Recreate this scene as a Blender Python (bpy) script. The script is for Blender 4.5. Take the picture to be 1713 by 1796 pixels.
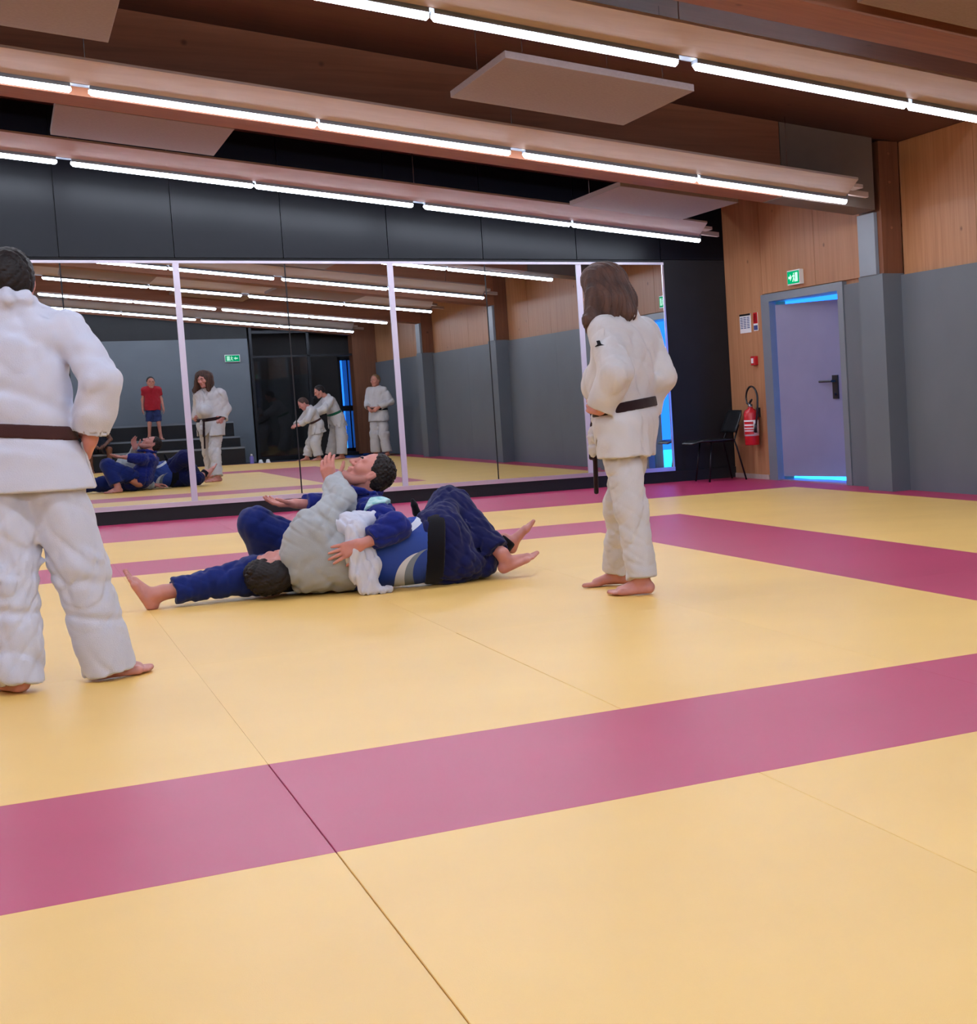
import bpy, bmesh, math, random
import numpy as np
from mathutils import Vector, Matrix

for o in list(bpy.data.objects):
    bpy.data.objects.remove(o, do_unlink=True)
scene = bpy.context.scene
COL = scene.collection

# ------------------------------------------------------------------ camera
F_PX, CX_PX, CY_PX, W_PX, H_PX = 2659.0, 1660.08, 873.44, 1713.0, 1796.0
cam_data = bpy.data.cameras.new('camera')
cam = bpy.data.objects.new('camera', cam_data)
COL.objects.link(cam)
yaw, pitch, roll = 0.5525, -0.0758, 0.0447
ca, sa, cb, sb, cc, sc = math.cos(yaw), math.sin(yaw), math.cos(pitch), math.sin(pitch), math.cos(roll), math.sin(roll)
fwd = Vector((sa*cb, ca*cb, sb))
right0 = Vector((ca, -sa, 0))
down0 = fwd.cross(right0)
right = cc*right0 + sc*down0
down = -sc*right0 + cc*down0
M = Matrix(((right.x, -down.x, -fwd.x), (right.y, -down.y, -fwd.y), (right.z, -down.z, -fwd.z)))
cam.matrix_world = Matrix.Translation((-0.5359, -3.4447, 0.9518)) @ M.to_4x4()
cam_data.sensor_fit = 'HORIZONTAL'
cam_data.sensor_width = 36.0
cam_data.lens = 36.0*F_PX/W_PX
cam_data.shift_x = -(CX_PX - W_PX/2)/W_PX
cam_data.shift_y = (CY_PX - H_PX/2)/W_PX
cam_data.clip_start = 0.05
cam_data.clip_end = 200
scene.camera = cam

# ------------------------------------------------------------------ world: blue daylight outside the doors
world = bpy.data.worlds.new('daylight')
scene.world = world
world.use_nodes = True
bg = world.node_tree.nodes['Background']
bg.inputs['Color'].default_value = (0.014, 0.15, 1.0, 1)
bg.inputs['Strength'].default_value = 3.6

sun_data = bpy.data.lights.new('sun', 'SUN')                 # daylight on the ground outside the doors
sun_data.energy = 24.0; sun_data.color = (0.03, 0.45, 1.0); sun_data.angle = 0.02
sun = bpy.data.objects.new('sun', sun_data); COL.objects.link(sun)
sun.rotation_euler = Vector((-0.04, -0.60, -0.80)).to_track_quat('-Z', 'Y').to_euler()

vs = scene.view_settings
vs.view_transform = 'Standard'
vs.look = 'None'
vs.exposure = 0.0
vs.gamma = 1.0
vs.use_curve_mapping = False
LED_STRENGTH = 60.0
LED_COLOR = (0.78, 0.86, 1.0)

# ------------------------------------------------------------------ materials
MATS = {}
def srgb(r, g, b):
    f = lambda c: (c/255/12.92) if c/255 <= 0.04045 else ((c/255+0.055)/1.055)**2.4
    return (f(r), f(g), f(b), 1)

def new_mat(name, color, rough=0.6, spec=0.5, metal=0.0):
    m = bpy.data.materials.new(name)
    m.use_nodes = True
    b = m.node_tree.nodes['Principled BSDF']
    b.inputs['Base Color'].default_value = color if len(color) == 4 else (*color, 1)
    b.inputs['Roughness'].default_value = rough
    b.inputs['Specular IOR Level'].default_value = spec
    b.inputs['Metallic'].default_value = metal
    MATS[name] = m
    return m

def nodes(m):
    return m.node_tree.nodes, m.node_tree.links, m.node_tree.nodes['Principled BSDF']

def add_noise(name, color, color2, scale=8, rough=0.6, spec=0.5, stretch=(1, 1, 1), bump=0.0, bump_scale=None, detail=4, bump_dist=0.004):
    """two-tone noise colour plus an optional fine bump"""
    m = new_mat(name, color, rough, spec)
    n, l, b = nodes(m)
    tc = n.new('ShaderNodeTexCoord')
    mp = n.new('ShaderNodeMapping'); mp.inputs['Scale'].default_value = stretch
    nz = n.new('ShaderNodeTexNoise'); nz.inputs['Scale'].default_value = scale; nz.inputs['Detail'].default_value = detail
    rp = n.new('ShaderNodeValToRGB')
    rp.color_ramp.elements[0].position = 0.3; rp.color_ramp.elements[0].color = color2 if len(color2) == 4 else (*color2, 1)
    rp.color_ramp.elements[1].position = 0.7; rp.color_ramp.elements[1].color = color if len(color) == 4 else (*color, 1)
    l.new(tc.outputs['Object'], mp.inputs['Vector']); l.new(mp.outputs['Vector'], nz.inputs['Vector'])
    l.new(nz.outputs['Fac'], rp.inputs['Fac']); l.new(rp.outputs['Color'], b.inputs['Base Color'])
    if bump:
        nb = n.new('ShaderNodeTexNoise'); nb.inputs['Scale'].default_value = bump_scale or scale*20; nb.inputs['Detail'].default_value = 2
        l.new(tc.outputs['Object'], nb.inputs['Vector'])
        bp = n.new('ShaderNodeBump'); bp.inputs['Strength'].default_value = bump; bp.inputs['Distance'].default_value = bump_dist
        l.new(nb.outputs['Fac'], bp.inputs['Height']); l.new(bp.outputs['Normal'], b.inputs['Normal'])
    return m

def wood(name, c1, c2, axis='z', rough=0.55, knots=True, spec=0.3):
    """sawn softwood: long grain along one axis plus scattered dark knots"""
    m = new_mat(name, c1, rough, spec)
    n, l, b = nodes(m)
    tc = n.new('ShaderNodeTexCoord')
    mp = n.new('ShaderNodeMapping')
    mp.inputs['Scale'].default_value = {'z': (14, 14, 0.7), 'x': (0.7, 14, 14), 'y': (14, 0.7, 14)}[axis]
    nz = n.new('ShaderNodeTexNoise'); nz.inputs['Scale'].default_value = 1.6; nz.inputs['Detail'].default_value = 6; nz.inputs['Distortion'].default_value = 0.6
    rp = n.new('ShaderNodeValToRGB')
    rp.color_ramp.elements[0].position = 0.25; rp.color_ramp.elements[0].color = c2
    rp.color_ramp.elements[1].position = 0.75; rp.color_ramp.elements[1].color = c1
    l.new(tc.outputs['Object'], mp.inputs['Vector']); l.new(mp.outputs['Vector'], nz.inputs['Vector'])
    l.new(nz.outputs['Fac'], rp.inputs['Fac'])
    out = rp.outputs['Color']
    if knots:
        vo = n.new('ShaderNodeTexVoronoi'); vo.inputs['Scale'].default_value = 3.1
        l.new(tc.outputs['Object'], vo.inputs['Vector'])
        kr = n.new('ShaderNodeValToRGB')
        kr.color_ramp.elements[0].position = 0.03; kr.color_ramp.elements[0].color = (0.25, 0.2, 0.18, 1)
        kr.color_ramp.elements[1].position = 0.085; kr.color_ramp.elements[1].color = (1, 1, 1, 1)
        l.new(vo.outputs['Distance'], kr.inputs['Fac'])
        mx = n.new('ShaderNodeMix'); mx.data_type = 'RGBA'; mx.blend_type = 'MULTIPLY'; mx.inputs[0].default_value = 0.75
        l.new(out, mx.inputs[6]); l.new(kr.outputs['Color'], mx.inputs[7])
        out = mx.outputs[2]
    l.new(out, b.inputs['Base Color'])
    return m

def emit(name, color, strength):
    m = bpy.data.materials.new(name); m.use_nodes = True
    n, l = m.node_tree.nodes, m.node_tree.links
    n.remove(n['Principled BSDF'])
    e = n.new('ShaderNodeEmission'); e.inputs['Color'].default_value = (*color[:3], 1); e.inputs['Strength'].default_value = strength
    l.new(e.outputs['Emission'], n['Material Output'].inputs['Surface'])
    MATS[name] = m
    return m

def mat_vinyl(name, color, color2):
    """judo mat cover: fine embossed vinyl"""
    return add_noise(name, color, color2, scale=1.3, rough=0.38, spec=0.28, bump=0.2, bump_scale=420, detail=3, bump_dist=0.0015)
mat_vinyl('mat_yellow', srgb(241, 195, 110), srgb(234, 188, 105))
mat_vinyl('mat_red', srgb(186, 54, 96), srgb(178, 50, 90))
wood('wood_wall', srgb(186, 136, 98), srgb(164, 114, 78), 'z')
wood('wood_ceiling', srgb(96, 64, 58), srgb(84, 55, 50), 'x')
wood('wood_beam_dark', srgb(98, 66, 58), srgb(84, 55, 48), 'x')
wood('wood_beam', srgb(146, 92, 66), srgb(126, 78, 54), 'x')
wood('wood_column', srgb(124, 78, 54), srgb(104, 64, 44), 'z')
wood('wood_pale', srgb(184, 165, 158), srgb(174, 154, 147), 'x', knots=False, rough=0.5)
add_noise('acoustic_panel', srgb(146, 129, 128), srgb(138, 122, 121), scale=60, rough=0.9, spec=0.1)
add_noise('grey_pad', srgb(102, 108, 116), srgb(97, 103, 111), scale=2, rough=0.55, spec=0.3, bump=0.15, bump_scale=300)
add_noise('grey_beam_cover', srgb(112, 96, 86), srgb(104, 90, 80), scale=4, rough=0.7)
add_noise('grey_duct', srgb(126, 132, 142), srgb(118, 124, 134), scale=3, rough=0.5)
add_noise('black_panel', srgb(13, 14, 22), srgb(11, 12, 19), scale=3, rough=0.30, spec=0.16)
add_noise('black_paint', srgb(24, 22, 26), srgb(20, 18, 22), scale=5, rough=0.5, spec=0.3)
add_noise('dark_wall', srgb(52, 46, 46), srgb(46, 42, 42), scale=3, rough=0.7)
add_noise('foyer_floor', srgb(70, 74, 84), srgb(60, 64, 74), scale=6, rough=0.25)
add_noise('outside_ground', srgb(190, 200, 205), srgb(150, 165, 175), scale=40, rough=0.9)
add_noise('white_wall', srgb(200, 196, 190), srgb(192, 188, 182), scale=3, rough=0.8)
add_noise('door_grey', srgb(132, 130, 160), srgb(126, 124, 154), scale=3, rough=0.5)
add_noise('frame_grey', srgb(118, 124, 134), srgb(112, 118, 128), scale=4, rough=0.45)
new_mat('aluminium', srgb(214, 204, 216), 0.28, 0.5, 0.85)
new_mat('white_metal', srgb(188, 180, 194), 0.35, 0.5)
new_mat('mirror', (0.64, 0.67, 0.70), 0.0, 0.5, 1.0)
new_mat('dark_metal', srgb(30, 30, 34), 0.4, 0.5, 0.6)
new_mat('black_plastic', srgb(22, 22, 25), 0.42, 0.5)
new_mat('chrome', srgb(190, 190, 196), 0.2, 0.5, 1.0)
new_mat('red_paint', srgb(190, 24, 34), 0.3, 0.5)
new_mat('white_plastic', srgb(232, 232, 232), 0.45)
new_mat('label_print', srgb(226, 214, 214), 0.5)
new_mat('blue_print', srgb(62, 74, 130), 0.5)
new_mat('purple_plastic', srgb(120, 110, 190), 0.35)
emit('led', LED_COLOR, LED_STRENGTH)
emit('exit_green', (0.0, 0.42, 0.16), 1.1)
emit('exit_white', (0.55, 1.0, 0.75), 1.3)
glass = new_mat('dark_glass', (0.7, 0.8, 0.85), 0.0, 0.5)
glass.node_tree.nodes['Principled BSDF'].inputs['Transmission Weight'].default_value = 1.0
glass.node_tree.nodes['Principled BSDF'].inputs['IOR'].default_value = 1.45

# ------------------------------------------------------------------ object helpers
def obj(name, verts, faces, mat, parent=None, smooth=False):
    me = bpy.data.meshes.new(name)
    me.from_pydata([tuple(v) for v in verts], [], [tuple(f) for f in faces])
    me.update()
    if mat is not None:
        me.materials.append(MATS[mat] if isinstance(mat, str) else mat)
    if smooth:
        me.polygons.foreach_set('use_smooth', [True]*len(me.polygons))
    o = bpy.data.objects.new(name, me)
    COL.objects.link(o)
    if parent is not None:
        attach(o, parent)
    return o

def attach(o, parent):
    """parts are modelled in world space: parent them and keep them where they are"""
    o.parent = parent
    o.matrix_parent_inverse = Matrix.Translation(parent.location).inverted() if parent.type == 'EMPTY' else Matrix.Identity(4)
    return o

def thing(name, label, cat, loc=(0, 0, 0), group=None):
    o = bpy.data.objects.new(name, None)
    o.empty_display_size = 0.1
    COL.objects.link(o)
    o.location = loc
    return tag(o, label, cat, group)

def tag(o, label, cat, group=None):
    o['label'] = label; o['category'] = cat
    if group: o['group'] = group
    return o

def struct(o, label=None, cat=None):
    o['kind'] = 'structure'
    if label: o['label'] = label
    if cat: o['category'] = cat
    return o

class MB:
    """collects shapes of ONE object"""
    def __init__(s): s.v = []; s.f = []
    def add(s, vs, fs):
        k = len(s.v); s.v += [tuple(map(float, v)) for v in vs]; s.f += [tuple(i+k for i in f) for f in fs]; return s
    def hexa(s, p):
        return s.add(p, [(0, 3, 2, 1), (4, 5, 6, 7), (0, 1, 5, 4), (1, 2, 6, 5), (2, 3, 7, 6), (3, 0, 4, 7)])
    def box(s, x0, x1, y0, y1, z0, z1):
        return s.hexa([(x0, y0, z0), (x1, y0, z0), (x1, y1, z0), (x0, y1, z0), (x0, y0, z1), (x1, y0, z1), (x1, y1, z1), (x0, y1, z1)])
    def prism(s, pts, vec):
        """closed polygon extruded along vec"""
        n = len(pts); vec = Vector(vec)
        a = [Vector(p) for p in pts]; b = [p+vec for p in a]
        return s.add(a+b, [tuple(range(n-1, -1, -1)), tuple(range(n, 2*n))] + [(i, (i+1) % n, n+(i+1) % n, n+i) for i in range(n)])
    def tube(s, pts, r, n=8, caps=True):
        pts = [Vector(p) for p in pts]; rs = r if isinstance(r, (list, tuple)) else [r]*len(pts)
        rings = []; up = None
        for i, p in enumerate(pts):
            t = (pts[min(i+1, len(pts)-1)]-pts[max(i-1, 0)]).normalized()
            if up is None:
                up = Vector((0, 0, 1)) if abs(t.z) < 0.9 else Vector((1, 0, 0))
            u = (up - t*up.dot(t)).normalized(); w = t.cross(u); up = u
            rings.append([p + (u*math.cos(2*math.pi*k/n)+w*math.sin(2*math.pi*k/n))*rs[i] for k in range(n)])
        v = [q for rg in rings for q in rg]; fs = []
        for i in range(len(pts)-1):
            for k in range(n):
                fs.append((i*n+k, i*n+(k+1) % n, (i+1)*n+(k+1) % n, (i+1)*n+k))
        if caps:
            fs += [tuple(range(n-1, -1, -1)), tuple((len(pts)-1)*n+k for k in range(n))]
        return s.add(v, fs)
    def lathe(s, c, prof, n=24, axis='z'):
        """profile of (radius, height) turned about a vertical axis"""
        v = []; fs = []
        for r, h in prof:
            for k in range(n):
                a = 2*math.pi*k/n
                v.append((c[0]+r*math.cos(a), c[1]+r*math.sin(a), c[2]+h))
        for i in range(len(prof)-1):
            for k in range(n):
                fs.append((i*n+k, i*n+(k+1) % n, (i+1)*n+(k+1) % n, (i+1)*n+k))
        fs += [tuple(range(n-1, -1, -1)), tuple((len(prof)-1)*n+k for k in range(n))]
        return s.add(v, fs)
    def build(s, name, mat, parent=None, smooth=False, bevel=0):
        o = obj(name, s.v, s.f, mat, None, smooth)
        if bevel:
            bm = bmesh.new(); bm.from_mesh(o.data)
            bmesh.ops.remove_doubles(bm, verts=bm.verts, dist=1e-6)
            bmesh.ops.bevel(bm, geom=bm.edges[:], offset=bevel, segments=2, profile=0.5, affect='EDGES')
            bm.to_mesh(o.data); bm.free()
        if parent is not None: attach(o, parent)
        return o
# ------------------------------------------------------------------ the room
XR, YB, XL, YF = 6.40, 12.34, -5.2, -6.2       # right wall, mirror wall, left wall, partition behind the viewer
def LP(x): return 3.137 - 0.103*x               # height of the (sloping) row of tubes at x
CEIL = 0.63

def sloped(mb, x0, x1, y0, y1, d0, d1):
    a0, a1 = LP(x0), LP(x1)
    return mb.hexa([(x0, y0, a0+d0), (x1, y0, a1+d0), (x1, y1, a1+d0), (x0, y1, a0+d0),
                    (x0, y0, a0+d1), (x1, y0, a1+d1), (x1, y1, a1+d1), (x0, y1, a0+d1)])

# floor slab and judo mats
floor = MB().box(XL-0.2, XR+0.2, -10.2, YB+0.2, -0.20, -0.04).build('floor', 'foyer_floor')
struct(floor)
random.seed(4)
OPEN_SEAMS = [(0, -4, 1), (1, 1, 3), (1, -2, 0)]    # x, from y, to y: seams that have opened a little
mat_mesh = {}
def judo_mat(x0, x1, y0, y1, red):
    def gap(x, ya, yb):
        for sx, a, b in OPEN_SEAMS:
            if abs(x-sx) < 1e-6 and ya >= a-1e-6 and yb <= b+1e-6: return (0.0010 if a != -2 else 0.0006)
        return 0.0003
    g0, g1 = gap(x0, y0, y1), gap(x1, y0, y1)
    key = (round(x1-x0, 3), round(y1-y0, 3), g0, g1, red)
    if key not in mat_mesh:
        w, d, g = x1-x0, y1-y0, 0.0003
        e0, e1 = (g0*1.3 if g0 > .0005 else 0.0003), (g1*1.3 if g1 > .0005 else 0.0003)
        b = MB()
        # body with a small worn shoulder along the top edges
        b.add([(g0, g, -0.04), (w-g1, g, -0.04), (w-g1, d-g, -0.04), (g0, d-g, -0.04),
               (g0, g, -e0), (w-g1, g, -e1), (w-g1, d-g, -e1), (g0, d-g, -e0),
               (g0+e0, g+.0003, 0), (w-g1-e1, g+.0003, 0), (w-g1-e1, d-g-.0003, 0), (g0+e0, d-g-.0003, 0)],
              [(0, 3, 2, 1), (0, 1, 5, 4), (1, 2, 6, 5), (2, 3, 7, 6), (3, 0, 4, 7),
               (4, 5, 9, 8), (5, 6, 10, 9), (6, 7, 11, 10), (7, 4, 8, 11), (8, 9, 10, 11)])
        me = bpy.data.meshes.new('mat'); me.from_pydata(b.v, [], b.f); me.update()
        me.materials.append(MATS['mat_red' if red else 'mat_yellow'])
        mat_mesh[key] = me
    o = bpy.data.objects.new('mat', mat_mesh[key]); COL.objects.link(o)
    o.parent = floor; o.location = (x0, y0, 0)
def run(a, b, step):
    out = []
    while a < b-1e-6:
        out.append((a, min(a+step, b))); a += step
    return out
Y_EDGE = -3.6
for x0, x1 in run(-3, 3, 1):                                    # fighting area
    for y0, y1 in run(1, 7, 2): judo_mat(x0, x1, y0, y1, False)
for x0, x1 in run(-4, 4, 2):                                    # red ring
    judo_mat(x0, x1, 0, 1, True); judo_mat(x0, x1, 7, 8, True)
for y0, y1 in run(1, 7, 2):
    judo_mat(3, 4, y0, y1, True); judo_mat(-4, -3, y0, y1, True)
for x0, x1 in run(-5, 6, 1):                                    # outer yellow, viewer side
    for y0, y1 in ((-2, 0), (Y_EDGE, -2)): judo_mat(x0, x1, y0, y1, False)
for x0, x1 in run(-5, 6, 1): judo_mat(x0, x1, 8, 10, False)
for y0, y1 in run(0, 8, 1):
    judo_mat(4, 6, y0, y1, False); judo_mat(-5, -4, y0, y1, False)
for x0, x1 in run(-5, 6, 2): judo_mat(x0, min(x1, 6), 10, YB-0.06, True)
for y0, y1 in run(Y_EDGE, YB-0.06, 2): judo_mat(6, XR, y0, y1, True)
struct(MB().box(-5, XR, Y_EDGE-0.12, Y_EDGE-0.001, -0.04, 0.001).build('trim_1', 'mat_red'))

# ceiling, main beams, secondary beams
b = MB(); sloped(b, XL-0.2, XR+0.2, -10.2, YB+0.2, CEIL, CEIL+0.2)
ceiling = struct(b.build('ceiling', 'wood_ceiling'))
for y in (8.58, 3.5, -1.5, -6.35):
    b = MB(); sloped(b, XL, 5.24 if y > 8 else 6.2, y-0.2, y+0.2, 0.0, CEIL-0.001)
    bo = struct(b.build('ceiling_beam', 'wood_beam'))
    if y > 8:
        b = MB(); sloped(b, 5.245, 6.14, y-0.203, y+0.203, -0.002, CEIL-0.002)
        b.build('beam_end_cover', 'grey_beam_cover', bo)
# back wall: black panels, base
wb = struct(MB().box(XL-0.2, XR+0.2, YB, YB+0.2, -0.05, 4.5).build('wall_back', 'black_paint'))
PX = [-4.78, -3.835, -2.89, -1.94, -0.995, -0.01, 0.915, 1.85, 2.817, 3.745, 4.725, 5.66]
edges = PX + [6.40]
for a, c in zip(edges[:-1], edges[1:]):
    z0 = 2.425
    b = MB(); g = 0.004
    b.hexa([(a+g, YB-0.03, z0), (c-g, YB-0.03, z0), (c-g, YB-0.001, z0), (a+g, YB-0.001, z0),
            (a+g, YB-0.03, LP(a)+CEIL-0.01), (c-g, YB-0.03, LP(c)+CEIL-0.01), (c-g, YB-0.001, LP(c)+CEIL-0.01), (a+g, YB-0.001, LP(a)+CEIL-0.01)])
    b.build('wall_panel', 'black_panel', wb)
MB().box(5.68, 6.398, YB-0.03, YB-0.001, 0.0, 2.42).build('wall_panel', 'black_paint', wb)

# mirrors
mir = thing('wall_mirror', 'tall mirror wall of silver panes between white posts on black wall', 'mirror', (0.9, YB-0.06, 0))
random.seed(11)
MTILT = {6: 0.0026, 7: 0.0016}
for i, (a, c) in enumerate(zip(PX[:-1], PX[1:])):
    b = MB()
    y = YB-0.055
    k_ = MTILT.get(i, random.uniform(-0.0006, 0.0006))*(c-a)/2      # panes are not perfectly in line
    b.hexa([(a+0.006, y-k_, 0.135), (c-0.006, y+k_, 0.135), (c-0.006, YB-0.03, 0.135), (a+0.006, YB-0.03, 0.135),
            (a+0.006, y-k_, 2.372), (c-0.006, y+k_, 2.372), (c-0.006, YB-0.03, 2.372), (a+0.006, YB-0.03, 2.372)])
    b.build('mirror_pane', 'mirror', mir)
for i, a in enumerate(PX):
    if i % 2 == 0 and i < 11:
        MB().box(a-0.026, a+0.026, YB-0.068, YB-0.02, 0.125, 2.375).build('post', 'white_metal', mir)
    else:
        MB().box(a-0.006, a+0.006, YB-0.05, YB-0.02, 0.125, 2.375).build('joint_strip', 'black_paint', mir)
MB().box(PX[-1]-0.006, PX[-1]+0.012, YB-0.066, YB-0.02, 0.125, 2.38).build('end_strip', 'aluminium', mir)
MB().box(PX[0], PX[-1]+0.012, YB-0.072, YB-0.02, 2.368, 2.392).build('top_rail', 'white_metal', mir)
MB().box(PX[0], PX[-1]+0.012, YB-0.075, YB-0.02, 0.122, 0.165).build('bottom_rail', 'aluminium', mir)
MB().box(PX[0], 6.398, YB-0.06, YB-0.001, 0.0, 0.121).build('plinth', 'black_paint', mir)

# right wall: wood panels above, grey pads below, pilasters, door
DY0, DY1, DZ = 9.62, 11.16, 1.885                # door opening
wr = MB()
wr.box(XR+0.03, XR+0.20, -10.2, DY0-0.06, -0.05, 4.5)
wr.box(XR+0.03, XR+0.20, DY1+0.06, YB+0.2, -0.05, 4.5)
wr.box(XR+0.03, XR+0.20, DY0-0.06, DY1+0.06, DZ+0.05, 4.5)
wr = struct(wr.build('wall_right', 'wood_wall'))
def wall_panel(y0, y1, z0, z1=None):
    b = MB(); g = 0.003
    b.box(XR, XR+0.029, y0+g, y1-g, z0, z1 or (LP(XR)+CEIL-0.005))
    b.build('wood_panel', 'wood_wall', wr)
wall_panel(11.35, YB-0.035, 0.05)
wall_panel(10.10, 11.35, DZ+0.09); wall_panel(8.80, 10.10, DZ+0.09)
for y0, y1 in ((7.15, 8.36), (5.9, 7.15), (4.8, 5.9), (3.70, 4.8), (2.5, 3.30), (1.25, 2.5), (0, 1.25), (-1.30, 0), (-2.9, -1.7), (-4.1, -2.9), (-5.2, -4.1), (-6.3, -5.2)):
    wall_panel(y0, y1, 1.93)
def pad(y0, y1, x=XR-0.035):
    MB().box(x, XR+0.028, y0+0.001, y1-0.001, 0.0, 1.93).build('wall_pad', 'grey_pad', wr)
pad(8.79, 9.50, XR-0.01)
for y0, y1 in ((6.2, 8.37), (3.71, 6.2), (1.2, 3.29), (-1.29, 1.2), (-3.9, -1.71), (-6.13, -3.9)): pad(y0, y1)
struct(MB().box(XR-0.012, XR+0.02, 11.40, YB-0.04, 0.0, 0.05).build('baseboard_right', 'wood_pale'))
for y in (8.58, 3.5, -1.5, -6.35):                # timber columns carrying the main beams
    c = MB().box(6.20, XR+0.0, y-0.205, y+0.205, 1.94, LP(6.3)+CEIL-0.01)
    c = struct(c.build('column', 'wood_column'))
    if y < -6:
        MB().box(5.92, 6.199, y-0.205, y+0.205, 0.0, LP(6.2)+CEIL-0.01).build('column_face', 'wood_column', c); MB().box(6.20, XR+0.0, y-0.205, y+0.205, 0.0, 1.939).build('column_foot', 'wood_column', c)
        continue
    MB().box(6.175, XR+0.0, y-0.22, y+0.22, 0.0, 1.945).build('column_pad', 'grey_pad', c)
    MB().box(6.165, 6.198, y-0.13, y+0.18, 1.945, LP(6.18)-0.01).build('duct', 'grey_duct', c)
    for k, z in enumerate((2.35, 2.75, 3.0)):
        b = MB().tube([(6.30, y-0.204, z), (6.30, y-0.209, z)], 0.012, 8)
        b.build('bolt_plug', 'wood_beam', c)

# door in the right wall, opened outwards onto the daylight
d1 = MB()
d1.box(XR-0.02, XR+0.06, DY1, DY1+0.20, 0.0, DZ+0.08)
d1.box(XR-0.02, XR+0.06, DY0-0.11, DY0, 0.0, DZ+0.08)
d1.box(XR-0.02, XR+0.22, DY0, DY1, DZ, DZ+0.08)
d1 = struct(d1.build('door_1', 'frame_grey'))
MB().box(XR-0.0, XR+0.24, DY0, DY1, -0.03, 0.012).build('threshold', 'aluminium', d1)
ang = math.radians(16)
hx, hy = XR+0.075, DY1-0.035
dirv = Vector((math.sin(ang), -math.cos(ang), 0)); nrm = Vector((-math.cos(ang), -math.sin(ang), 0))
def leaf_pt(s, t, z): p = Vector((hx, hy, 0))+dirv*s+nrm*t; return (p.x, p.y, z)
LW = 0.965
leaf = MB().hexa([leaf_pt(0, 0, 0.045), leaf_pt(LW, 0, 0.045), leaf_pt(LW, 0.05, 0.045), leaf_pt(0, 0.05, 0.045),
                  leaf_pt(0, 0, DZ-0.045), leaf_pt(LW, 0, DZ-0.045), leaf_pt(LW, 0.05, DZ-0.045), leaf_pt(0, 0.05, DZ-0.04)]).build('door_leaf', 'door_grey', d1)
hb = MB().hexa([leaf_pt(LW-0.14, 0.05, 0.84), leaf_pt(LW-0.06, 0.05, 0.84), leaf_pt(LW-0.06, 0.065, 0.84), leaf_pt(LW-0.14, 0.065, 0.84),
                leaf_pt(LW-0.14, 0.05, 1.08), leaf_pt(LW-0.06, 0.05, 1.08), leaf_pt(LW-0.06, 0.065, 1.08), leaf_pt(LW-0.14, 0.065, 1.08)])
hb.tube([leaf_pt(LW-0.10, 0.06, 1.02), leaf_pt(LW-0.10, 0.11, 1.02), leaf_pt(LW-0.28, 0.115, 1.02)], 0.011, 8)
hb.tube([leaf_pt(LW-0.10, 0.06, 0.89), leaf_pt(LW-0.10, 0.085, 0.89)], 0.016, 8)
attach(hb.build('door_handle', 'black_plastic'), leaf)
es = MB().hexa([leaf_pt(LW, -0.002, 0.045), leaf_pt(LW+0.045, -0.002, 0.045), leaf_pt(LW+0.045, 0.051, 0.045), leaf_pt(LW, 0.051, 0.045),
                leaf_pt(LW, -0.002, DZ-0.04), leaf_pt(LW+0.045, -0.002, DZ-0.04), leaf_pt(LW+0.045, 0.051, DZ-0.04), leaf_pt(LW, 0.051, DZ-0.04)])
attach(es.build('door_edge_strip', 'dark_metal'), leaf)
gr = struct(MB().box(XR+0.2, 16, 2, 24, -0.25, -0.03).build('ground', 'outside_ground'))

# left wall and the dark foyer behind the viewer
struct(MB().box(XL-0.2, XL, -10.2, YB+0.2, -0.05, 4.6).build('wall_left', 'wood_wall'))
wf = struct(MB().box(XL, 3.93, YF-0.15, YF, -0.04, 2.50).build('wall_front', 'grey_pad'))
MB().box(XL, 3.93, YF-0.14, YF-0.01, 2.50, 4.4).build('upper_wall', 'black_paint', wf)
fy = MB()
fy.box(XL, 5.86, -7.75, -7.6, -0.04, 4.4); fy.box(6.39, XR+0.03, -7.75, -7.6, -0.04, 4.4); fy.box(5.86, 6.39, -7.75, -7.6, 2.12, 4.4)
fy.box(3.0, 3.1, -7.6, YF-0.16, -0.04, 4.4)
wf2 = struct(fy.build('wall_foyer', 'dark_wall'))
gl = MB(); gl.box(3.97, 4.02, YF-0.10, YF-0.04, 0, 2.9); gl.box(5.03, 5.08, YF-0.10, YF-0.04, 0, 2.9); gl.box(6.0, 6.05, YF-0.10, YF-0.04, 0, 2.9)
gl.box(4.02, 6.0, YF-0.10, YF-0.04, 2.6, 2.66); gl.box(4.02, 6.0, YF-0.10, YF-0.04, 2.1, 2.14); gl.box(4.02, 6.0, YF-0.10, YF-0.04, -0.03, 0.05)
w2 = struct(gl.build('window_2', 'dark_metal'))
MB().box(4.02, 5.03, YF-0.078, YF-0.066, 0.05, 2.1).build('pane', 'dark_glass', w2)
d2 = MB(); x0, x1 = 5.86, 6.39
for a, c in ((x0, x0+0.06), (6.05, 6.08), (x1-0.06, x1)): d2.box(a, c, -7.7, -7.63, 0, 2.12)
d2.box(x0, x1, -7.7, -7.63, 2.04, 2.12); d2.box(x0, x1, -7.7, -7.63, 0, 0.10); d2.box(x0, x1, -7.71, -7.62, 0.92, 1.04)
d2 = struct(d2.build('door_2', 'dark_metal'))
struct(MB().box(0, 12, -22, -7.75, -0.25, -0.05).build('ground', 'outside_ground'))

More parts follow.
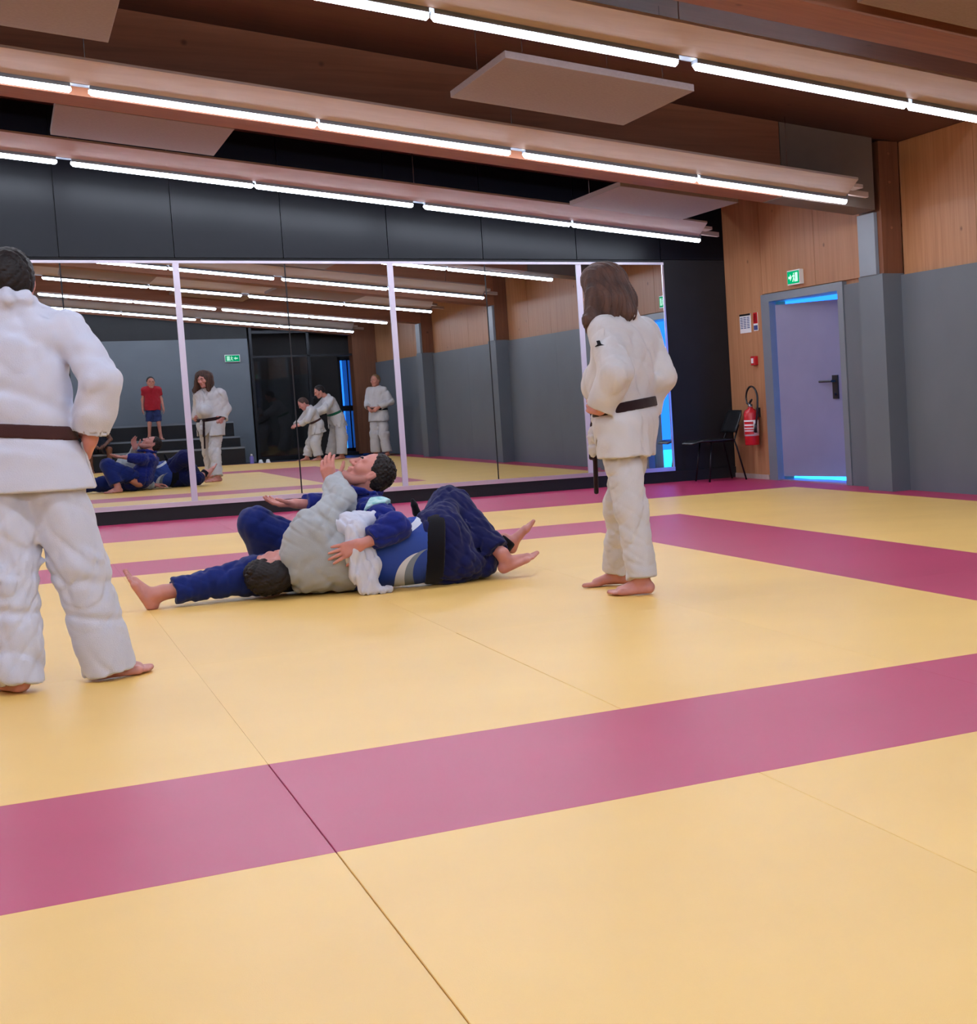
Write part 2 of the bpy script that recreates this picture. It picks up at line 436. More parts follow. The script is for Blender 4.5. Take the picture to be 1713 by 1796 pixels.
# ------------------------------------------------------------------ suspended tube lights in six rows
ROWS = [11.4, 8.17, 4.8, 1.5, -1.8, -5.0]
TUBES = []
for k in range(4):
    e = 5.745 - 2.87*k
    TUBES += [(e-1.355, e), (e-2.77, e-1.37)]
ROWNAME = ['row nearest the mirrors', 'second row from the mirrors', 'third row from the mirrors', 'fourth row from the mirrors', 'fifth row from the mirrors', 'row farthest from the mirrors']
ORD = ['first', 'second', 'third', 'fourth', 'fifth', 'sixth', 'seventh', 'eighth']
for ri, y in enumerate(ROWS):
    xl = XL+0.05
    t = thing('light_trough', 'long pale wooden light trough under the ceiling, ' + ROWNAME[ri], 'light trough', (0, y, LP(0)), 'pale light troughs')
    # tilted pale boards forming a shallow open trough above the tubes
    for sgn, nm in ((-1, 'side_board'), (1, 'side_board')):
        xe = 5.715
        prof = [(0.050*sgn, 0.030), (0.29*sgn, 0.140), (0.285*sgn, 0.158), (0.050*sgn, 0.050)]
        if sgn > 0: prof = prof[::-1]
        b = MB(); n = 4
        v = [(xl, y+dy, LP(xl)+dz) for dy, dz in prof] + [(xe, y+dy, LP(xe)+dz) for dy, dz in prof]
        b.add(v, [(3, 2, 1, 0), (4, 5, 6, 7)] + [(i, (i+1) % 4, 4+(i+1) % 4, 4+i) for i in range(4)])
        b.build(nm, 'wood_pale', t)
    b = MB(); sloped(b, xl, 5.74, y-0.050, y+0.050, 0.028, 0.052); b.build('spine', 'frame_grey', t)
    b = MB(); sloped(b, 5.716, 5.95, y-0.03, y+0.03, 0.055, 0.10); sloped(b, 5.716, 5.80, y-0.21, y-0.03, 0.09, 0.12); sloped(b, 5.716, 5.80, y+0.03, y+0.21, 0.09, 0.12)
    b.build('end_bracket', 'wood_pale', t)
    for xx in (5.2, 2.9, 0.1, -2.7):
        MB().tube([(xx, y, LP(xx)+0.05), (xx, y, LP(xx)+CEIL+0.05)], 0.004, 6).build('hanger_rod', 'chrome', t)
    for ti, (a, c) in enumerate(TUBES):
        if c < XL+0.2: continue
        a = max(a, XL+0.1)
        tl = thing('tube_light', 'glowing tube light, ' + ORD[ti] + ' from the right wall, ' + ROWNAME[ri], 'tube light', ((a+c)/2, y, LP((a+c)/2)), 'white tube lights')
        # half-round diffuser, open side up against its housing
        b = MB(); n = 6; ring = []
        for xx, q in ((a, 0.55), (a+0.015, 1.0), (c-0.015, 1.0), (c, 0.55)):
            ring.append([(xx, y+0.033*q*math.cos(math.pi+math.pi*k/n), LP(xx)+0.004+0.033*q*math.sin(math.pi+math.pi*k/n)) for k in range(n+1)])
        v = [p for rg in ring for p in rg]; m = n+1; fs = []
        for i in range(3):
            for k in range(n): fs.append((i*m+k, (i+1)*m+k, (i+1)*m+k+1, i*m+k+1))
            fs.append((i*m+n, (i+1)*m+n, (i+1)*m, i*m))
        fs += [tuple(range(m)), tuple(3*m+k for k in range(m-1, -1, -1))]
        b.add(v, fs).build('diffuser', 'led', tl)
        b = MB(); sloped(b, a+0.005, c-0.005, y-0.046, y+0.046, 0.0045, 0.0275); b.build('housing', 'frame_grey', tl)

# acoustic panels hung between the rows
def acoustic(x0, x1, y0, y1, dz, label):
    t = thing('acoustic_panel', label, 'ceiling panel', ((x0+x1)/2, (y0+y1)/2, LP((x0+x1)/2)+dz), 'hung acoustic panels')
    b = MB(); sloped(b, x0, x1, y0, y1, dz, dz+0.045); b.build('panel', 'acoustic_panel', t, bevel=0.004)
    for xx in (x0+0.15, x1-0.15):
        for yy in (y0+0.15, y1-0.15):
            h = MB().tube([(xx, yy, LP(xx)+dz+0.04), (xx, yy, LP(xx)+CEIL+0.05)], 0.003, 6)
            h.lathe((xx, yy, LP(xx)+dz+0.044), [(0.012, 0), (0.012, 0.02), (0.004, 0.035)], 8)
            h.build('hanger', 'chrome', t)
acoustic(2.17, 3.37, 5.74, 7.05, 0.09, 'tan square acoustic panel hanging in the middle bay, right of the picture centre')
acoustic(-1.05, 0.17, 5.74, 7.05, 0.09, 'tan square acoustic panel in the upper left corner')
acoustic(-0.05, 1.12, 9.30, 10.65, 0.09, 'dusky square acoustic panel hanging before the black wall on the left')
acoustic(4.20, 5.32, 9.45, 10.85, 0.09, 'dusky square acoustic panel hanging by the right end of the row nearest the mirrors')
acoustic(3.16, 4.40, 1.88, 3.18, 0.01, 'pale square acoustic panel in the upper right corner')
acoustic(0.3, 1.5, 1.88, 3.18, 0.01, 'tan square acoustic panel above the man in white, shown in the mirror')
acoustic(2.0, 3.2, -0.9, 0.4, 0.09, 'tan square acoustic panel over the viewer side, shown in the mirror')
acoustic(-0.6, 0.6, -4.2, -2.9, 0.09, 'tan square acoustic panel over the benches, shown in the mirror')
# ------------------------------------------------------------------ modelling kit for people: blended tapered limbs meshed as one skin
V3 = lambda *a: np.array(a, float)
def unit(v): v = np.asarray(v, float); return v/np.linalg.norm(v)
def lerp(a, b, t): return np.asarray(a, float)*(1-t)+np.asarray(b, float)*t

class Blob:
    def __init__(s): s.ops = []
    def _push(s, mode, fn, lo, hi, k): s.ops.append((mode, fn, None if lo is None else np.asarray(lo, float), None if hi is None else np.asarray(hi, float), k)); return s
    def cone(s, a, b, ra, rb=None, k=0.02, mode='add'):
        a = np.asarray(a, float); b = np.asarray(b, float); rb = ra if rb is None else rb
        ba = b-a; bb = max(float(ba@ba), 1e-9); m = max(ra, rb)
        def fn(X, Y, Z):
            px, py, pz = X-a[0], Y-a[1], Z-a[2]
            h = np.clip((px*ba[0]+py*ba[1]+pz*ba[2])/bb, 0, 1)
            return np.sqrt((px-h*ba[0])**2+(py-h*ba[1])**2+(pz-h*ba[2])**2) - (ra+(rb-ra)*h)
        return s._push(mode, fn, np.minimum(a, b)-m, np.maximum(a, b)+m, k)
    def sph(s, c, r, k=0.02, mode='add'): return s.cone(c, np.asarray(c, float)+V3(0, 0, 1e-4), r, r, k, mode)
    def path(s, pts, rs, k=0.02):
        rs = rs if hasattr(rs, '__len__') else [rs]*len(pts)
        for i in range(len(pts)-1): s.cone(pts[i], pts[i+1], rs[i], rs[i+1], k)
        return s
    def ell(s, c, radii, axes, k=0.02, mode='add'):
        c = np.asarray(c, float); A = np.array([unit(a) for a in axes]); R = np.asarray(radii, float); m = float(R.max())
        def fn(X, Y, Z):
            px, py, pz = X-c[0], Y-c[1], Z-c[2]
            q = [(px*A[i, 0]+py*A[i, 1]+pz*A[i, 2])/R[i] for i in range(3)]
            k0 = np.sqrt(q[0]**2+q[1]**2+q[2]**2)+1e-9
            k1 = np.sqrt((q[0]/R[0])**2+(q[1]/R[1])**2+(q[2]/R[2])**2)+1e-9
            return k0*(k0-1)/k1
        return s._push(mode, fn, c-m, c+m, k)
    def cut(s, p, n, k=0.004):
        """remove everything on the side n points to"""
        p = np.asarray(p, float); n = unit(n)
        return s._push('int', lambda X, Y, Z: (X-p[0])*n[0]+(Y-p[1])*n[1]+(Z-p[2])*n[2], None, None, k)
    def group(s, g, k=0.02, off=0.0, mode='add'):
        lo, hi = g.bounds()
        return s._push(mode, ('grp', g, off), lo-abs(off), hi+abs(off), k)
    def bounds(s):
        los = [o[2] for o in s.ops if o[0] == 'add']; his = [o[3] for o in s.ops if o[0] == 'add']
        return np.min(los, 0), np.max(his, 0)
    def field(s, xs, ys, zs):
        F = np.full((len(xs), len(ys), len(zs)), 1.0)
        for mode, fn, lo, hi, k in s.ops:
            if mode == 'int':
                d = fn(xs[:, None, None], ys[None, :, None], zs[None, None, :])
                h = np.maximum(k-np.abs(F-d), 0)/k
                F = np.maximum(F, d)+h*h*k/4
                continue
            m = k+0.045
            sl = []
            for ax, c in enumerate((xs, ys, zs)):
                i0 = np.searchsorted(c, lo[ax]-m); i1 = np.searchsorted(c, hi[ax]+m)
                sl.append(slice(i0, i1))
            if any(q.stop <= q.start for q in sl): continue
            a, b, c = xs[sl[0]], ys[sl[1]], zs[sl[2]]
            if isinstance(fn, tuple): d = fn[1].field(a, b, c)-fn[2]
            else: d = fn(a[:, None, None], b[None, :, None], c[None, None, :])
            f = F[sl[0], sl[1], sl[2]]
            if mode == 'add':
                h = np.maximum(k-np.abs(f-d), 0)/k
                F[sl[0], sl[1], sl[2]] = np.minimum(f, d)-h*h*k/4
            else:
                h = np.maximum(k-np.abs(f+d), 0)/k
                F[sl[0], sl[1], sl[2]] = np.maximum(f, -d)+h*h*k/4
        return F
    def mesh(s, name, mat, parent, vox=0.006, disp=None, floor=True):
        lo, hi = s.bounds(); lo = lo-3*vox-0.02; hi = hi+3*vox+0.02
        ax = [np.arange(lo[i], hi[i]+vox, vox) for i in range(3)]
        F = s.field(*ax)
        if floor: F = np.maximum(F, 0.001-ax[2][None, None, :])
        if disp is not None:
            I = np.argwhere(np.abs(F) < 0.05)
            P = np.stack([ax[0][I[:, 0]], ax[1][I[:, 1]], ax[2][I[:, 2]]], 1)
            F[I[:, 0], I[:, 1], I[:, 2]] += disp(P)
        v, q = surface_nets(F, ax, vox)
        me = bpy.data.meshes.new(name)
        me.vertices.add(len(v)); me.vertices.foreach_set('co', v.astype(np.float32).ravel())
        me.loops.add(len(q)*4); me.loops.foreach_set('vertex_index', q.astype(np.int32).ravel())
        me.polygons.add(len(q)); me.polygons.foreach_set('loop_start', np.arange(0, len(q)*4, 4, dtype=np.int32))
        me.polygons.foreach_set('use_smooth', np.ones(len(q), bool))
        me.update(calc_edges=True); me.validate()
        me.materials.append(MATS[mat])
        o = bpy.data.objects.new(name, me); COL.objects.link(o)
        if parent is not None: attach(o, parent)
        return o

def surface_nets(F, ax, vox):
    S = F < 0
    n = np.array(F.shape)-1
    c = np.zeros(n, np.int8)
    for i in (0, 1):
        for j in (0, 1):
            for k in (0, 1): c += S[i:i+n[0], j:j+n[1], k:k+n[2]]
    act = (c > 0) & (c < 8)
    I = np.argwhere(act)
    idx = np.full(n, -1, np.int64); idx[act] = np.arange(len(I))
    acc = np.zeros((len(I), 3)); cnt = np.zeros(len(I))
    corners = [(i, j, k) for i in (0, 1) for j in (0, 1) for k in (0, 1)]
    val = {cr: F[I[:, 0]+cr[0], I[:, 1]+cr[1], I[:, 2]+cr[2]] for cr in corners}
    for a in corners:
        for d in range(3):
            if a[d]: continue
            b = tuple(a[e]+(e == d) for e in range(3))
            va, vb = val[a], val[b]
            m = (va < 0) != (vb < 0)
            t = np.where(m, va/np.where(m, va-vb, 1), 0)
            for e in range(3): acc[:, e] += np.where(m, a[e]+(t if e == d else 0), 0)
            cnt += m
    P = acc/cnt[:, None]+I
    v = np.stack([ax[e][0]+P[:, e]*vox for e in range(3)], 1)
    quads = []
    for d in range(3):
        e, f = (d+1) % 3, (d+2) % 3
        A = np.moveaxis(S, (d, e, f), (0, 1, 2)); J = np.moveaxis(idx, (d, e, f), (0, 1, 2))
        s0, s1 = A[:-1, 1:-1, 1:-1], A[1:, 1:-1, 1:-1]
        m = np.argwhere(s0 != s1)
        x, y, z = m[:, 0], m[:, 1]+1, m[:, 2]+1
        q = np.stack([J[x, y-1, z-1], J[x, y, z-1], J[x, y, z], J[x, y-1, z]], 1)
        flip = ~s0[m[:, 0], m[:, 1], m[:, 2]]
        q[flip] = q[flip][:, ::-1]
        quads.append(q)
    q = np.concatenate(quads); q = q[(q >= 0).all(1)]
    return v, q

def folds(seed, amp=0.006, wl=0.10, aniso=(1, 1, 1), n=5, fine=0.5):
    """cloth creases: a few warped wave trains with sharp valleys, plus finer ones"""
    rng = np.random.default_rng(seed)
    def train(n, wl):
        K = rng.normal(size=(n, 3))*np.asarray(aniso, float); K /= np.linalg.norm(K, axis=1)[:, None]
        return K, wl*rng.uniform(0.7, 1.6, n), rng.uniform(0, 6.28, n)
    A, B = train(n, wl), train(n, wl*0.45)
    W = rng.normal(size=(3, 3))*5
    def ridges(P, T, w, warp):
        out = np.zeros(len(P))
        for i in range(len(T[1])):
            e = 0.5+0.5*np.sin(P@W[i % 3]*1.3+i*1.7)
            q = 0.5+0.5*np.sin(P@T[0][i]*6.283/T[1][i]+T[2][i]+w[:, i % 3]*warp)
            out += e*(q**6)
        return out
    def fn(P):
        w = np.sin(P@W.T)
        return amp*(ridges(P, A, w, 1.7)-0.4) + amp*fine*(ridges(P, B, w, 2.4)-0.4)
    return fn

def cinch(base_fn, p, n, depth, width):
    p = np.asarray(p, float); n = unit(n)
    def fn(P):
        e = np.exp(-(((P-p)@n)/width)**2)
        return base_fn(P)*(1-0.85*e)+depth*e
    return fn

def frame(fwd, up):
    f = unit(fwd); u = np.asarray(up, float); u = unit(u-f*(u@f)); l = np.cross(u, f)
    return f, u, l

def add_head(b, c, fwd, up, s=1.0, k=0.018):
    f, u, l = frame(fwd, up); c = np.asarray(c, float)
    P = lambda x, y, z: c+s*(f*x+l*y+u*z)
    b.ell(P(-0.012, 0, 0.030), (0.098*s, 0.076*s, 0.094*s), (f, l, u), k)
    b.cone(P(0.030, 0, -0.005), P(0.048, 0, -0.080), 0.064*s, 0.036*s, k)
    for q in (-1, 1):
        b.cone(P(-0.008, 0.050*q, -0.035), P(0.058, 0.018*q, -0.092), 0.026*s, 0.022*s, k)
        b.sph(P(0.058, 0.040*q, -0.018), 0.028*s, k)
        b.cone(P(0.088, 0.012*q, 0.026), P(0.074, 0.045*q, 0.030), 0.012*s, 0.012*s, 0.014*s)
    b.sph(P(0.080, 0, -0.098), 0.020*s, k)
    b.cone(P(0.088, 0, 0.018), P(0.114, 0, -0.022), 0.009*s, 0.013*s, 0.012*s)
    for q in (-1, 1): b.sph(P(0.098, 0.013*q, -0.026), 0.0095*s, 0.008*s)
    b.cone(P(0.090, -0.019, -0.050), P(0.090, 0.019, -0.050), 0.0095*s, None, 0.010*s)
    b.cone(P(0.088, -0.016, -0.064), P(0.088, 0.016, -0.064), 0.0095*s, None, 0.010*s)
    for q in (-1, 1):
        b.sph(P(0.106, 0.032*q, 0.008), 0.017*s, 0.012*s, 'sub')
        b.sph(P(0.076, 0.032*q, 0.007), 0.0145*s, 0.006*s)
        ea = unit(u-f*0.25)
        b.ell(P(-0.010, 0.076*q, -0.002), (0.019*s, 0.010*s, 0.032*s), (unit(f+u*0.25), l, ea), 0.006*s)
        b.ell(P(-0.002, 0.086*q, 0.002), (0.009*s, 0.006*s, 0.018*s), (unit(f+u*0.25), l, ea), 0.004*s, 'sub')
    return P, f, u, l

def face_parts(parent, P, s, hair_mat, closed=False):
    for q in (-1, 1):
        b = Blob(); b.cone(P(0.086, 0.025*q, 0.008 if not closed else 0.004), P(0.083, 0.041*q, 0.008 if not closed else 0.004), 0.0052*s if not closed else 0.003*s, None, 0.004)
        b.mesh('eye', 'eye_dark', parent, 0.0022, floor=False)
        b = Blob(); b.path([P(0.098, 0.014*q, 0.027), P(0.092, 0.034*q, 0.033), P(0.078, 0.050*q, 0.027)], [0.0045*s, 0.005*s, 0.003*s], 0.004)
        b.mesh('eyebrow', hair_mat, parent, 0.003, floor=False)
    b = Blob(); b.path([P(0.0965, -0.020, -0.0575), P(0.1, 0, -0.0565), P(0.0965, 0.020, -0.0575)], 0.003*s, 0.003)
    b.mesh('lips', 'lip', parent, 0.0022, floor=False)

def add_hand(b, w, d, n, thumb, curl=0.35, s=1.0, spread=0.05, k=0.010):
    """w wrist, d towards the fingers, n the way the palm faces, thumb +1/-1: thumb side = thumb * (d x n)"""
    d = unit(d); n = np.asarray(n, float); n = unit(n-d*(n@d)); t = np.cross(d, n)*thumb; w = np.asarray(w, float)
    LEN = [0.074, 0.083, 0.077, 0.060]
    for i in range(4):
        y = 0.029-0.0195*i
        base = w+s*(d*0.090+t*y-n*0.004-d*(0.006*abs(i-1)))
        b.cone(w+s*(d*0.012+t*y*0.6), base, 0.0165*s, 0.0125*s, k*1.5)
        fd = unit(d+t*spread*(1.5-i)); p = base
        ang = 0.0
        for j, fr in enumerate((0.46, 0.30, 0.24)):
            ang += (curl if not hasattr(curl, '__len__') else curl[i])*(0.8 if j == 0 else 1.0)
            dd = fd*math.cos(ang)+n*math.sin(ang)
            q = p+dd*LEN[i]*fr*s
            b.cone(p, q, (0.0098-0.0009*j)*s, (0.0090-0.0011*j)*s, 0.004)
            p = q
    p = w+s*(d*0.026+t*0.026+n*0.008)
    b.cone(w+s*(d*0.015+t*0.012), p, 0.017*s, 0.015*s, k)
    for j, ln in enumerate((0.040, 0.032, 0.026)):
        dd = unit(d*(0.75+0.15*j)+t*(0.72-0.22*j)+n*(0.30+0.2*(curl if not hasattr(curl, '__len__') else curl[0])))
        q = p+dd*ln*s; b.cone(p, q, (0.0125-0.0015*j)*s, (0.0112-0.0015*j)*s, 0.006); p = q

def add_foot(b, a, d, u, s=1.0, big=1, flat=True, k=0.016):
    """a ankle joint, d towards the toes, u away from the sole, big +1/-1: side of the big toe = big * (u x d)"""
    g = Blob(); d = unit(d); u = np.asarray(u, float); u = unit(u-d*(u@d)); l = np.cross(u, d)*big; a = np.asarray(a, float)
    P = lambda x, y, z: a+s*(d*x+l*y+u*z)
    g.sph(P(-0.034, 0, -0.046), 0.031*s, k); g.cone(P(0, 0, 0.03), P(-0.006, 0, -0.03), 0.034*s, 0.036*s, k)
    for q in (-1, 1): g.sph(P(0.004, 0.026*q, -0.004), 0.014*s, k)
    g.cone(P(0.01, 0, -0.030), P(0.115, 0.008, -0.058), 0.036*s, 0.022*s, k)
    g.cone(P(0.115, 0.026, -0.060), P(0.10, -0.034, -0.063), 0.020*s, 0.017*s, k)
    g.cone(P(-0.03, -0.012, -0.056), P(0.09, -0.036, -0.064), 0.022*s, 0.016*s, k)
    TL = [(0.030, 0.058, 0.0135), (0.011, 0.055, 0.0098), (-0.004, 0.049, 0.0092), (-0.018, 0.042, 0.0088), (-0.031, 0.034, 0.0082)]
    for y, ln, r in TL:
        g.cone(P(0.112-abs(y-0.03)*0.25, y, -0.064), P(0.118+ln-abs(y-0.03)*0.28, y*1.08, -0.068), r*1.05*s, r*s, 0.005)
    if flat: g.cut(P(0, 0, -0.078), -u, 0.004)
    b.group(g, 0.02)

# skin, hair and cloth
def skin(name, c, c2):
    m = add_noise(name, c, c2, scale=14, rough=0.5, spec=0.35)
    m.node_tree.nodes['Principled BSDF'].inputs['Subsurface Weight'].default_value = 0.12
    m.node_tree.nodes['Principled BSDF'].inputs['Subsurface Radius'].default_value = (0.02, 0.008, 0.005)
    return m
skin('skin_pale', srgb(204, 142, 132), srgb(190, 126, 118))
skin('skin_tan', srgb(204, 140, 122), srgb(188, 122, 106))
skin('stubble', srgb(182, 124, 114), srgb(160, 108, 100))
skin('skin_dark', srgb(120, 78, 62), srgb(104, 66, 52))
new_mat('eye_dark', srgb(40, 26, 24), 0.3)
new_mat('lip', srgb(160, 84, 82), 0.5)
def hair_mat(name, c, c2):
    return add_noise(name, c, c2, scale=30, rough=0.55, spec=0.3, stretch=(1, 1, 0.15), bump=0.5, bump_scale=90)
hair_mat('hair_black', srgb(34, 26, 26), srgb(22, 17, 18))
hair_mat('hair_brown', srgb(92, 64, 54), srgb(60, 42, 38))
hair_mat('hair_grey', srgb(150, 118, 84), srgb(120, 92, 66))
def cloth(name, c, c2, rough=0.9, weave=260):
    m = add_noise(name, c, c2, scale=5, rough=rough, spec=0.15, bump=0.35, bump_scale=weave, bump_dist=0.003)
    m.node_tree.nodes['Principled BSDF'].inputs['Sheen Weight'].default_value = 0.15
    return m
cloth('gi_white', srgb(204, 206, 222), srgb(196, 198, 214))
cloth('gi_cream', srgb(202, 198, 200), srgb(192, 188, 190))
cloth('gi_grey', srgb(168, 172, 176), srgb(158, 162, 166))
cloth('gi_blue', srgb(28, 40, 124), srgb(22, 32, 106))
cloth('trouser_blue', srgb(26, 42, 112), srgb(20, 34, 94))
cloth('trouser_navy', srgb(24, 28, 84), srgb(18, 22, 68))
cloth('belt_brown', srgb(74, 44, 42), srgb(62, 36, 36))
cloth('belt_dark', srgb(44, 26, 30), srgb(36, 20, 24))
cloth('belt_black', srgb(20, 18, 26), srgb(14, 13, 20))
cloth('belt_green', srgb(24, 92, 66), srgb(18, 80, 56))
cloth('shirt_red', srgb(170, 40, 52), srgb(156, 34, 46))
cloth('shorts_blue', srgb(52, 62, 110), srgb(44, 54, 98))
cloth('dark_clothes', srgb(30, 32, 44), srgb(24, 26, 36))

def torso_blob(J, r=0.105, infl=0.0, k=0.05):
    g = Blob(); ti = J.get('inset', 0.22)
    a, c = lerp(J['shL'], J['shR'], ti), lerp(J['shL'], J['shR'], 1-ti)
    mid = lerp(J['shL'], J['shR'], 0.5); pel = lerp(J['hipL'], J['hipR'], 0.5)
    up = unit(mid-pel)
    hl, hr = lerp(J['hipL'], J['hipR'], 0.05)+up*0.06, lerp(J['hipL'], J['hipR'], 0.95)+up*0.06
    g.cone(a-up*0.045, hl, r+infl, r+0.01+infl, k); g.cone(c-up*0.045, hr, r+infl, r+0.01+infl, k)
    g.cone(mid-up*0.07, pel+up*0.08, r+0.012+infl, r+0.020+infl, k)
    g.cone(J['shL'], J['shR'], 0.066+infl, 0.066+infl, k)
    nk = np.asarray(J['neck'], float)
    g.cone(nk-up*0.03, lerp(J['shL'], mid, 0.25), 0.060+infl, 0.052+infl, 0.04)
    g.cone(nk-up*0.03, lerp(J['shR'], mid, 0.25), 0.060+infl, 0.052+infl, 0.04)
    if 'belly' in J: g.sph(J['belly'], J.get('belly_r', 0.12)+infl, 0.07)
    return g

def limb_sleeve(a, e, w, r0, r1, r2, over=0.0, hollow=True, end=1.0, k=0.03):
    """cloth tube over a bent limb, open at its end"""
    g = Blob(); a, e, w = (np.asarray(q, float) for q in (a, e, w))
    tip = lerp(e, w, end); d = unit(w-e)
    g.cone(a, e, r0, r1, k); g.cone(e, tip+d*0.05, r1, r2, k)
    g.cut(tip+d*over, d, 0.006)
    if hollow: g.cone(tip-d*0.07+d*over, tip+d*0.10, r2-0.042, r2-0.034, 0.004, 'sub')
    return g

def collar(J, f, neck_r=0.062, drop=0.22, r=0.016):
    """stand-up band round the neck running down into the crossed lapels"""
    g = Blob(); nk = np.asarray(J['neck'], float)
    mid = lerp(J['shL'], J['shR'], 0.5); pel = lerp(J['hipL'], J['hipR'], 0.5); up = unit(mid-pel)
    lat = unit(np.asarray(J['shL'], float)-J['shR']); f = unit(f-up*(f@up))
    back = nk-f*neck_r+up*0.016
    g.path([nk-f*neck_r*0.5+lat*neck_r*0.9-up*0.012, nk-f*neck_r*1.02-up*0.012, nk-f*neck_r*0.5-lat*neck_r*0.9-up*0.012], 0.026, 0.02)
    for q in (1, -1):
        g.path([back, nk-f*neck_r*0.55+lat*q*neck_r*0.85+up*0.012, nk+f*0.01+lat*q*neck_r*1.08-up*0.01, nk+f*0.075+lat*q*0.05-up*0.06, nk+f*0.115-lat*q*0.01-up*drop], r, 0.012)
    return g

def figure(name, label, J, H, hands, feet, o):
    """one clothed person: a continuous body plus clothing and hair as parts"""
    base = o['base']
    t = thing(name, label, 'person', base, o.get('group'))
    vox = o.get('vox', 0.006); J = {k: (np.asarray(v, float) if hasattr(v, '__len__') else v) for k, v in J.items()}
    sc = o.get('s', 1.0)
    # --- body
    b = Blob()
    P, f, u, l = add_head(b, J['head'], H[0], H[1], o.get('hs', 0.95))
    b.cone(P(-0.025, 0, -0.055), J['neck']-0.02*u, 0.050*sc, 0.049*sc, 0.03)
    mid = lerp(J['shL'], J['shR'], 0.5); pel = lerp(J['hipL'], J['hipR'], 0.5)
    b.group(torso_blob(J, 0.085*sc, 0.0), 0.03, -0.022*sc)
    for S in 'LR':
        b.cone(J['sh'+S], J['el'+S], 0.040*sc, 0.035*sc, 0.03); b.cone(J['el'+S], J['wr'+S], 0.034*sc, 0.026*sc, 0.02)
        b.cone(J['hip'+S], J['kn'+S], 0.065*sc, 0.048*sc, 0.03); b.cone(J['kn'+S], J['an'+S], 0.048*sc, 0.034*sc, 0.02)
        if S in hands: add_hand(b, J['wr'+S], *hands[S][:3], **hands[S][3])
        if S in feet: add_foot(b, J['an'+S], feet[S][0], feet[S][1], s=o.get('fs', 0.95), big=(-1 if S == 'L' else 1), flat=feet[S][2] if len(feet[S]) > 2 else True)
    body = b.mesh('body', o.get('skin', 'skin_pale'), t, o.get('bvox', vox), floor=True)
    face_parts(body, P, o.get('hs', 0.95), o.get('hair', 'hair_black'), o.get('closed', False))
    # --- hair
    if o.get('hair_style', 'short') == 'short':
        h = Blob(); s = o.get('hs', 0.95)
        h.ell(P(-0.016, 0, 0.036), (0.106*s, 0.083*s, 0.098*s), (f, l, u), 0.02)
        h.ell(P(-0.045, 0, -0.010), (0.068*s, 0.070*s, 0.070*s), (f, l, u), 0.03)
        h.cut(P(0.052, 0, 0.062), f*0.85-u*0.50, 0.01); h.cut(P(0.02, 0, 0.0), f*0.9-u*0.25, 0.01)
        h.cut(P(-0.06, 0, -0.062), -u+f*0.25, 0.01)
        for q in (-1, 1): h.sph(P(0.004, 0.086*q, -0.010), 0.026*s, 0.008, 'sub')
        h.mesh('hair', o.get('hair', 'hair_black'), t, o.get('hvox', 0.005), disp=folds(5, 0.003, 0.02), floor=False)
    # --- jacket or shirt
    j = Blob(); rs = o.get('sleeve', (0.078, 0.080, 0.078)); tr = o.get('torso_r', 0.108)
    j.group(torso_blob(J, tr*sc), 0.05)
    up = unit(mid-pel)
    sk = Blob()
    for S in 'LR':
        hp = J['hip'+S]
        sk.cone(hp+up*0.10, hp+(J['kn'+S]-hp)*0.5, (tr+0.014)*sc, o.get('skirt_r', 0.13)*sc, 0.06)
    sk.cone(pel+up*0.10, pel-up*0.2, (tr+0.016)*sc, o.get('skirt_r', 0.13)*sc, 0.06)
    hem_p, hem_n = o['hem']
    sk.cut(hem_p, hem_n, 0.006)
    inner = Blob()
    for S in 'LR':
        hp = J['hip'+S]; inner.cone(hp+unit(J['kn'+S]-hp)*0.06, hp+(J['kn'+S]-hp)*0.7, (o.get('skirt_r', 0.13)-0.022)*sc, (o.get('skirt_r', 0.13)-0.012)*sc, 0.06)
    j.group(sk, 0.04)
    if not o.get('no_skirt_hollow'): j.group(inner, 0.006, 0.0, 'sub')
    for S in 'LR':
        j.group(limb_sleeve(J['sh'+S], J['el'+S], J['wr'+S], rs[0]*sc, rs[1]*sc, rs[2]*sc, 0, True, o.get('sleeve_end', 0.92), o.get('sleeve_k', 0.025)) if not o.get('tshirt') else
                limb_sleeve(J['sh'+S], lerp(J['sh'+S], J['el'+S], 0.4), J['el'+S], 0.062*sc, 0.060*sc, 0.060*sc, 0, True, 0.35), 0.022)
    if not o.get('tshirt'):
        j.group(collar(J, o.get('chest_f', f), 0.062*sc), 0.012)
    j.cone(J['neck']+up*0.035, P(-0.02, 0, -0.04), 0.052*sc, 0.05*sc, 0.004, 'sub')
    jd = folds(o.get('seed', 1), o.get('fold', 0.008), 0.15, (1, 1, 0.8), fine=0.4)
    if 'belt' in o: jd = cinch(jd, o['belt'][0], o['belt'][1], o.get('cinch', 0.016), 0.045)
    jo = j.mesh('jacket' if not o.get('tshirt') else 'shirt', o.get('jacket', 'gi_white'), t, vox, disp=jd)
    # --- trousers
    p = Blob(); pr = o.get('trouser', (0.100, 0.090, 0.088))
    p.cone(J['hipL']+up*0.05, J['hipR']+up*0.05, 0.10*sc, None, 0.05)
    for S in 'LR':
        cuff = o.get('cuff', 0.86)
        p.group(limb_sleeve(J['hip'+S], J['kn'+S], J['an'+S], pr[0]*sc, pr[1]*sc, pr[2]*sc, 0.0, True, cuff, 0.04) if not o.get('shorts') else
                limb_sleeve(J['hip'+S], lerp(J['hip'+S], J['kn'+S], 0.5), J['kn'+S], 0.098*sc, 0.092*sc, 0.09*sc, 0, True, 0.8), 0.035)
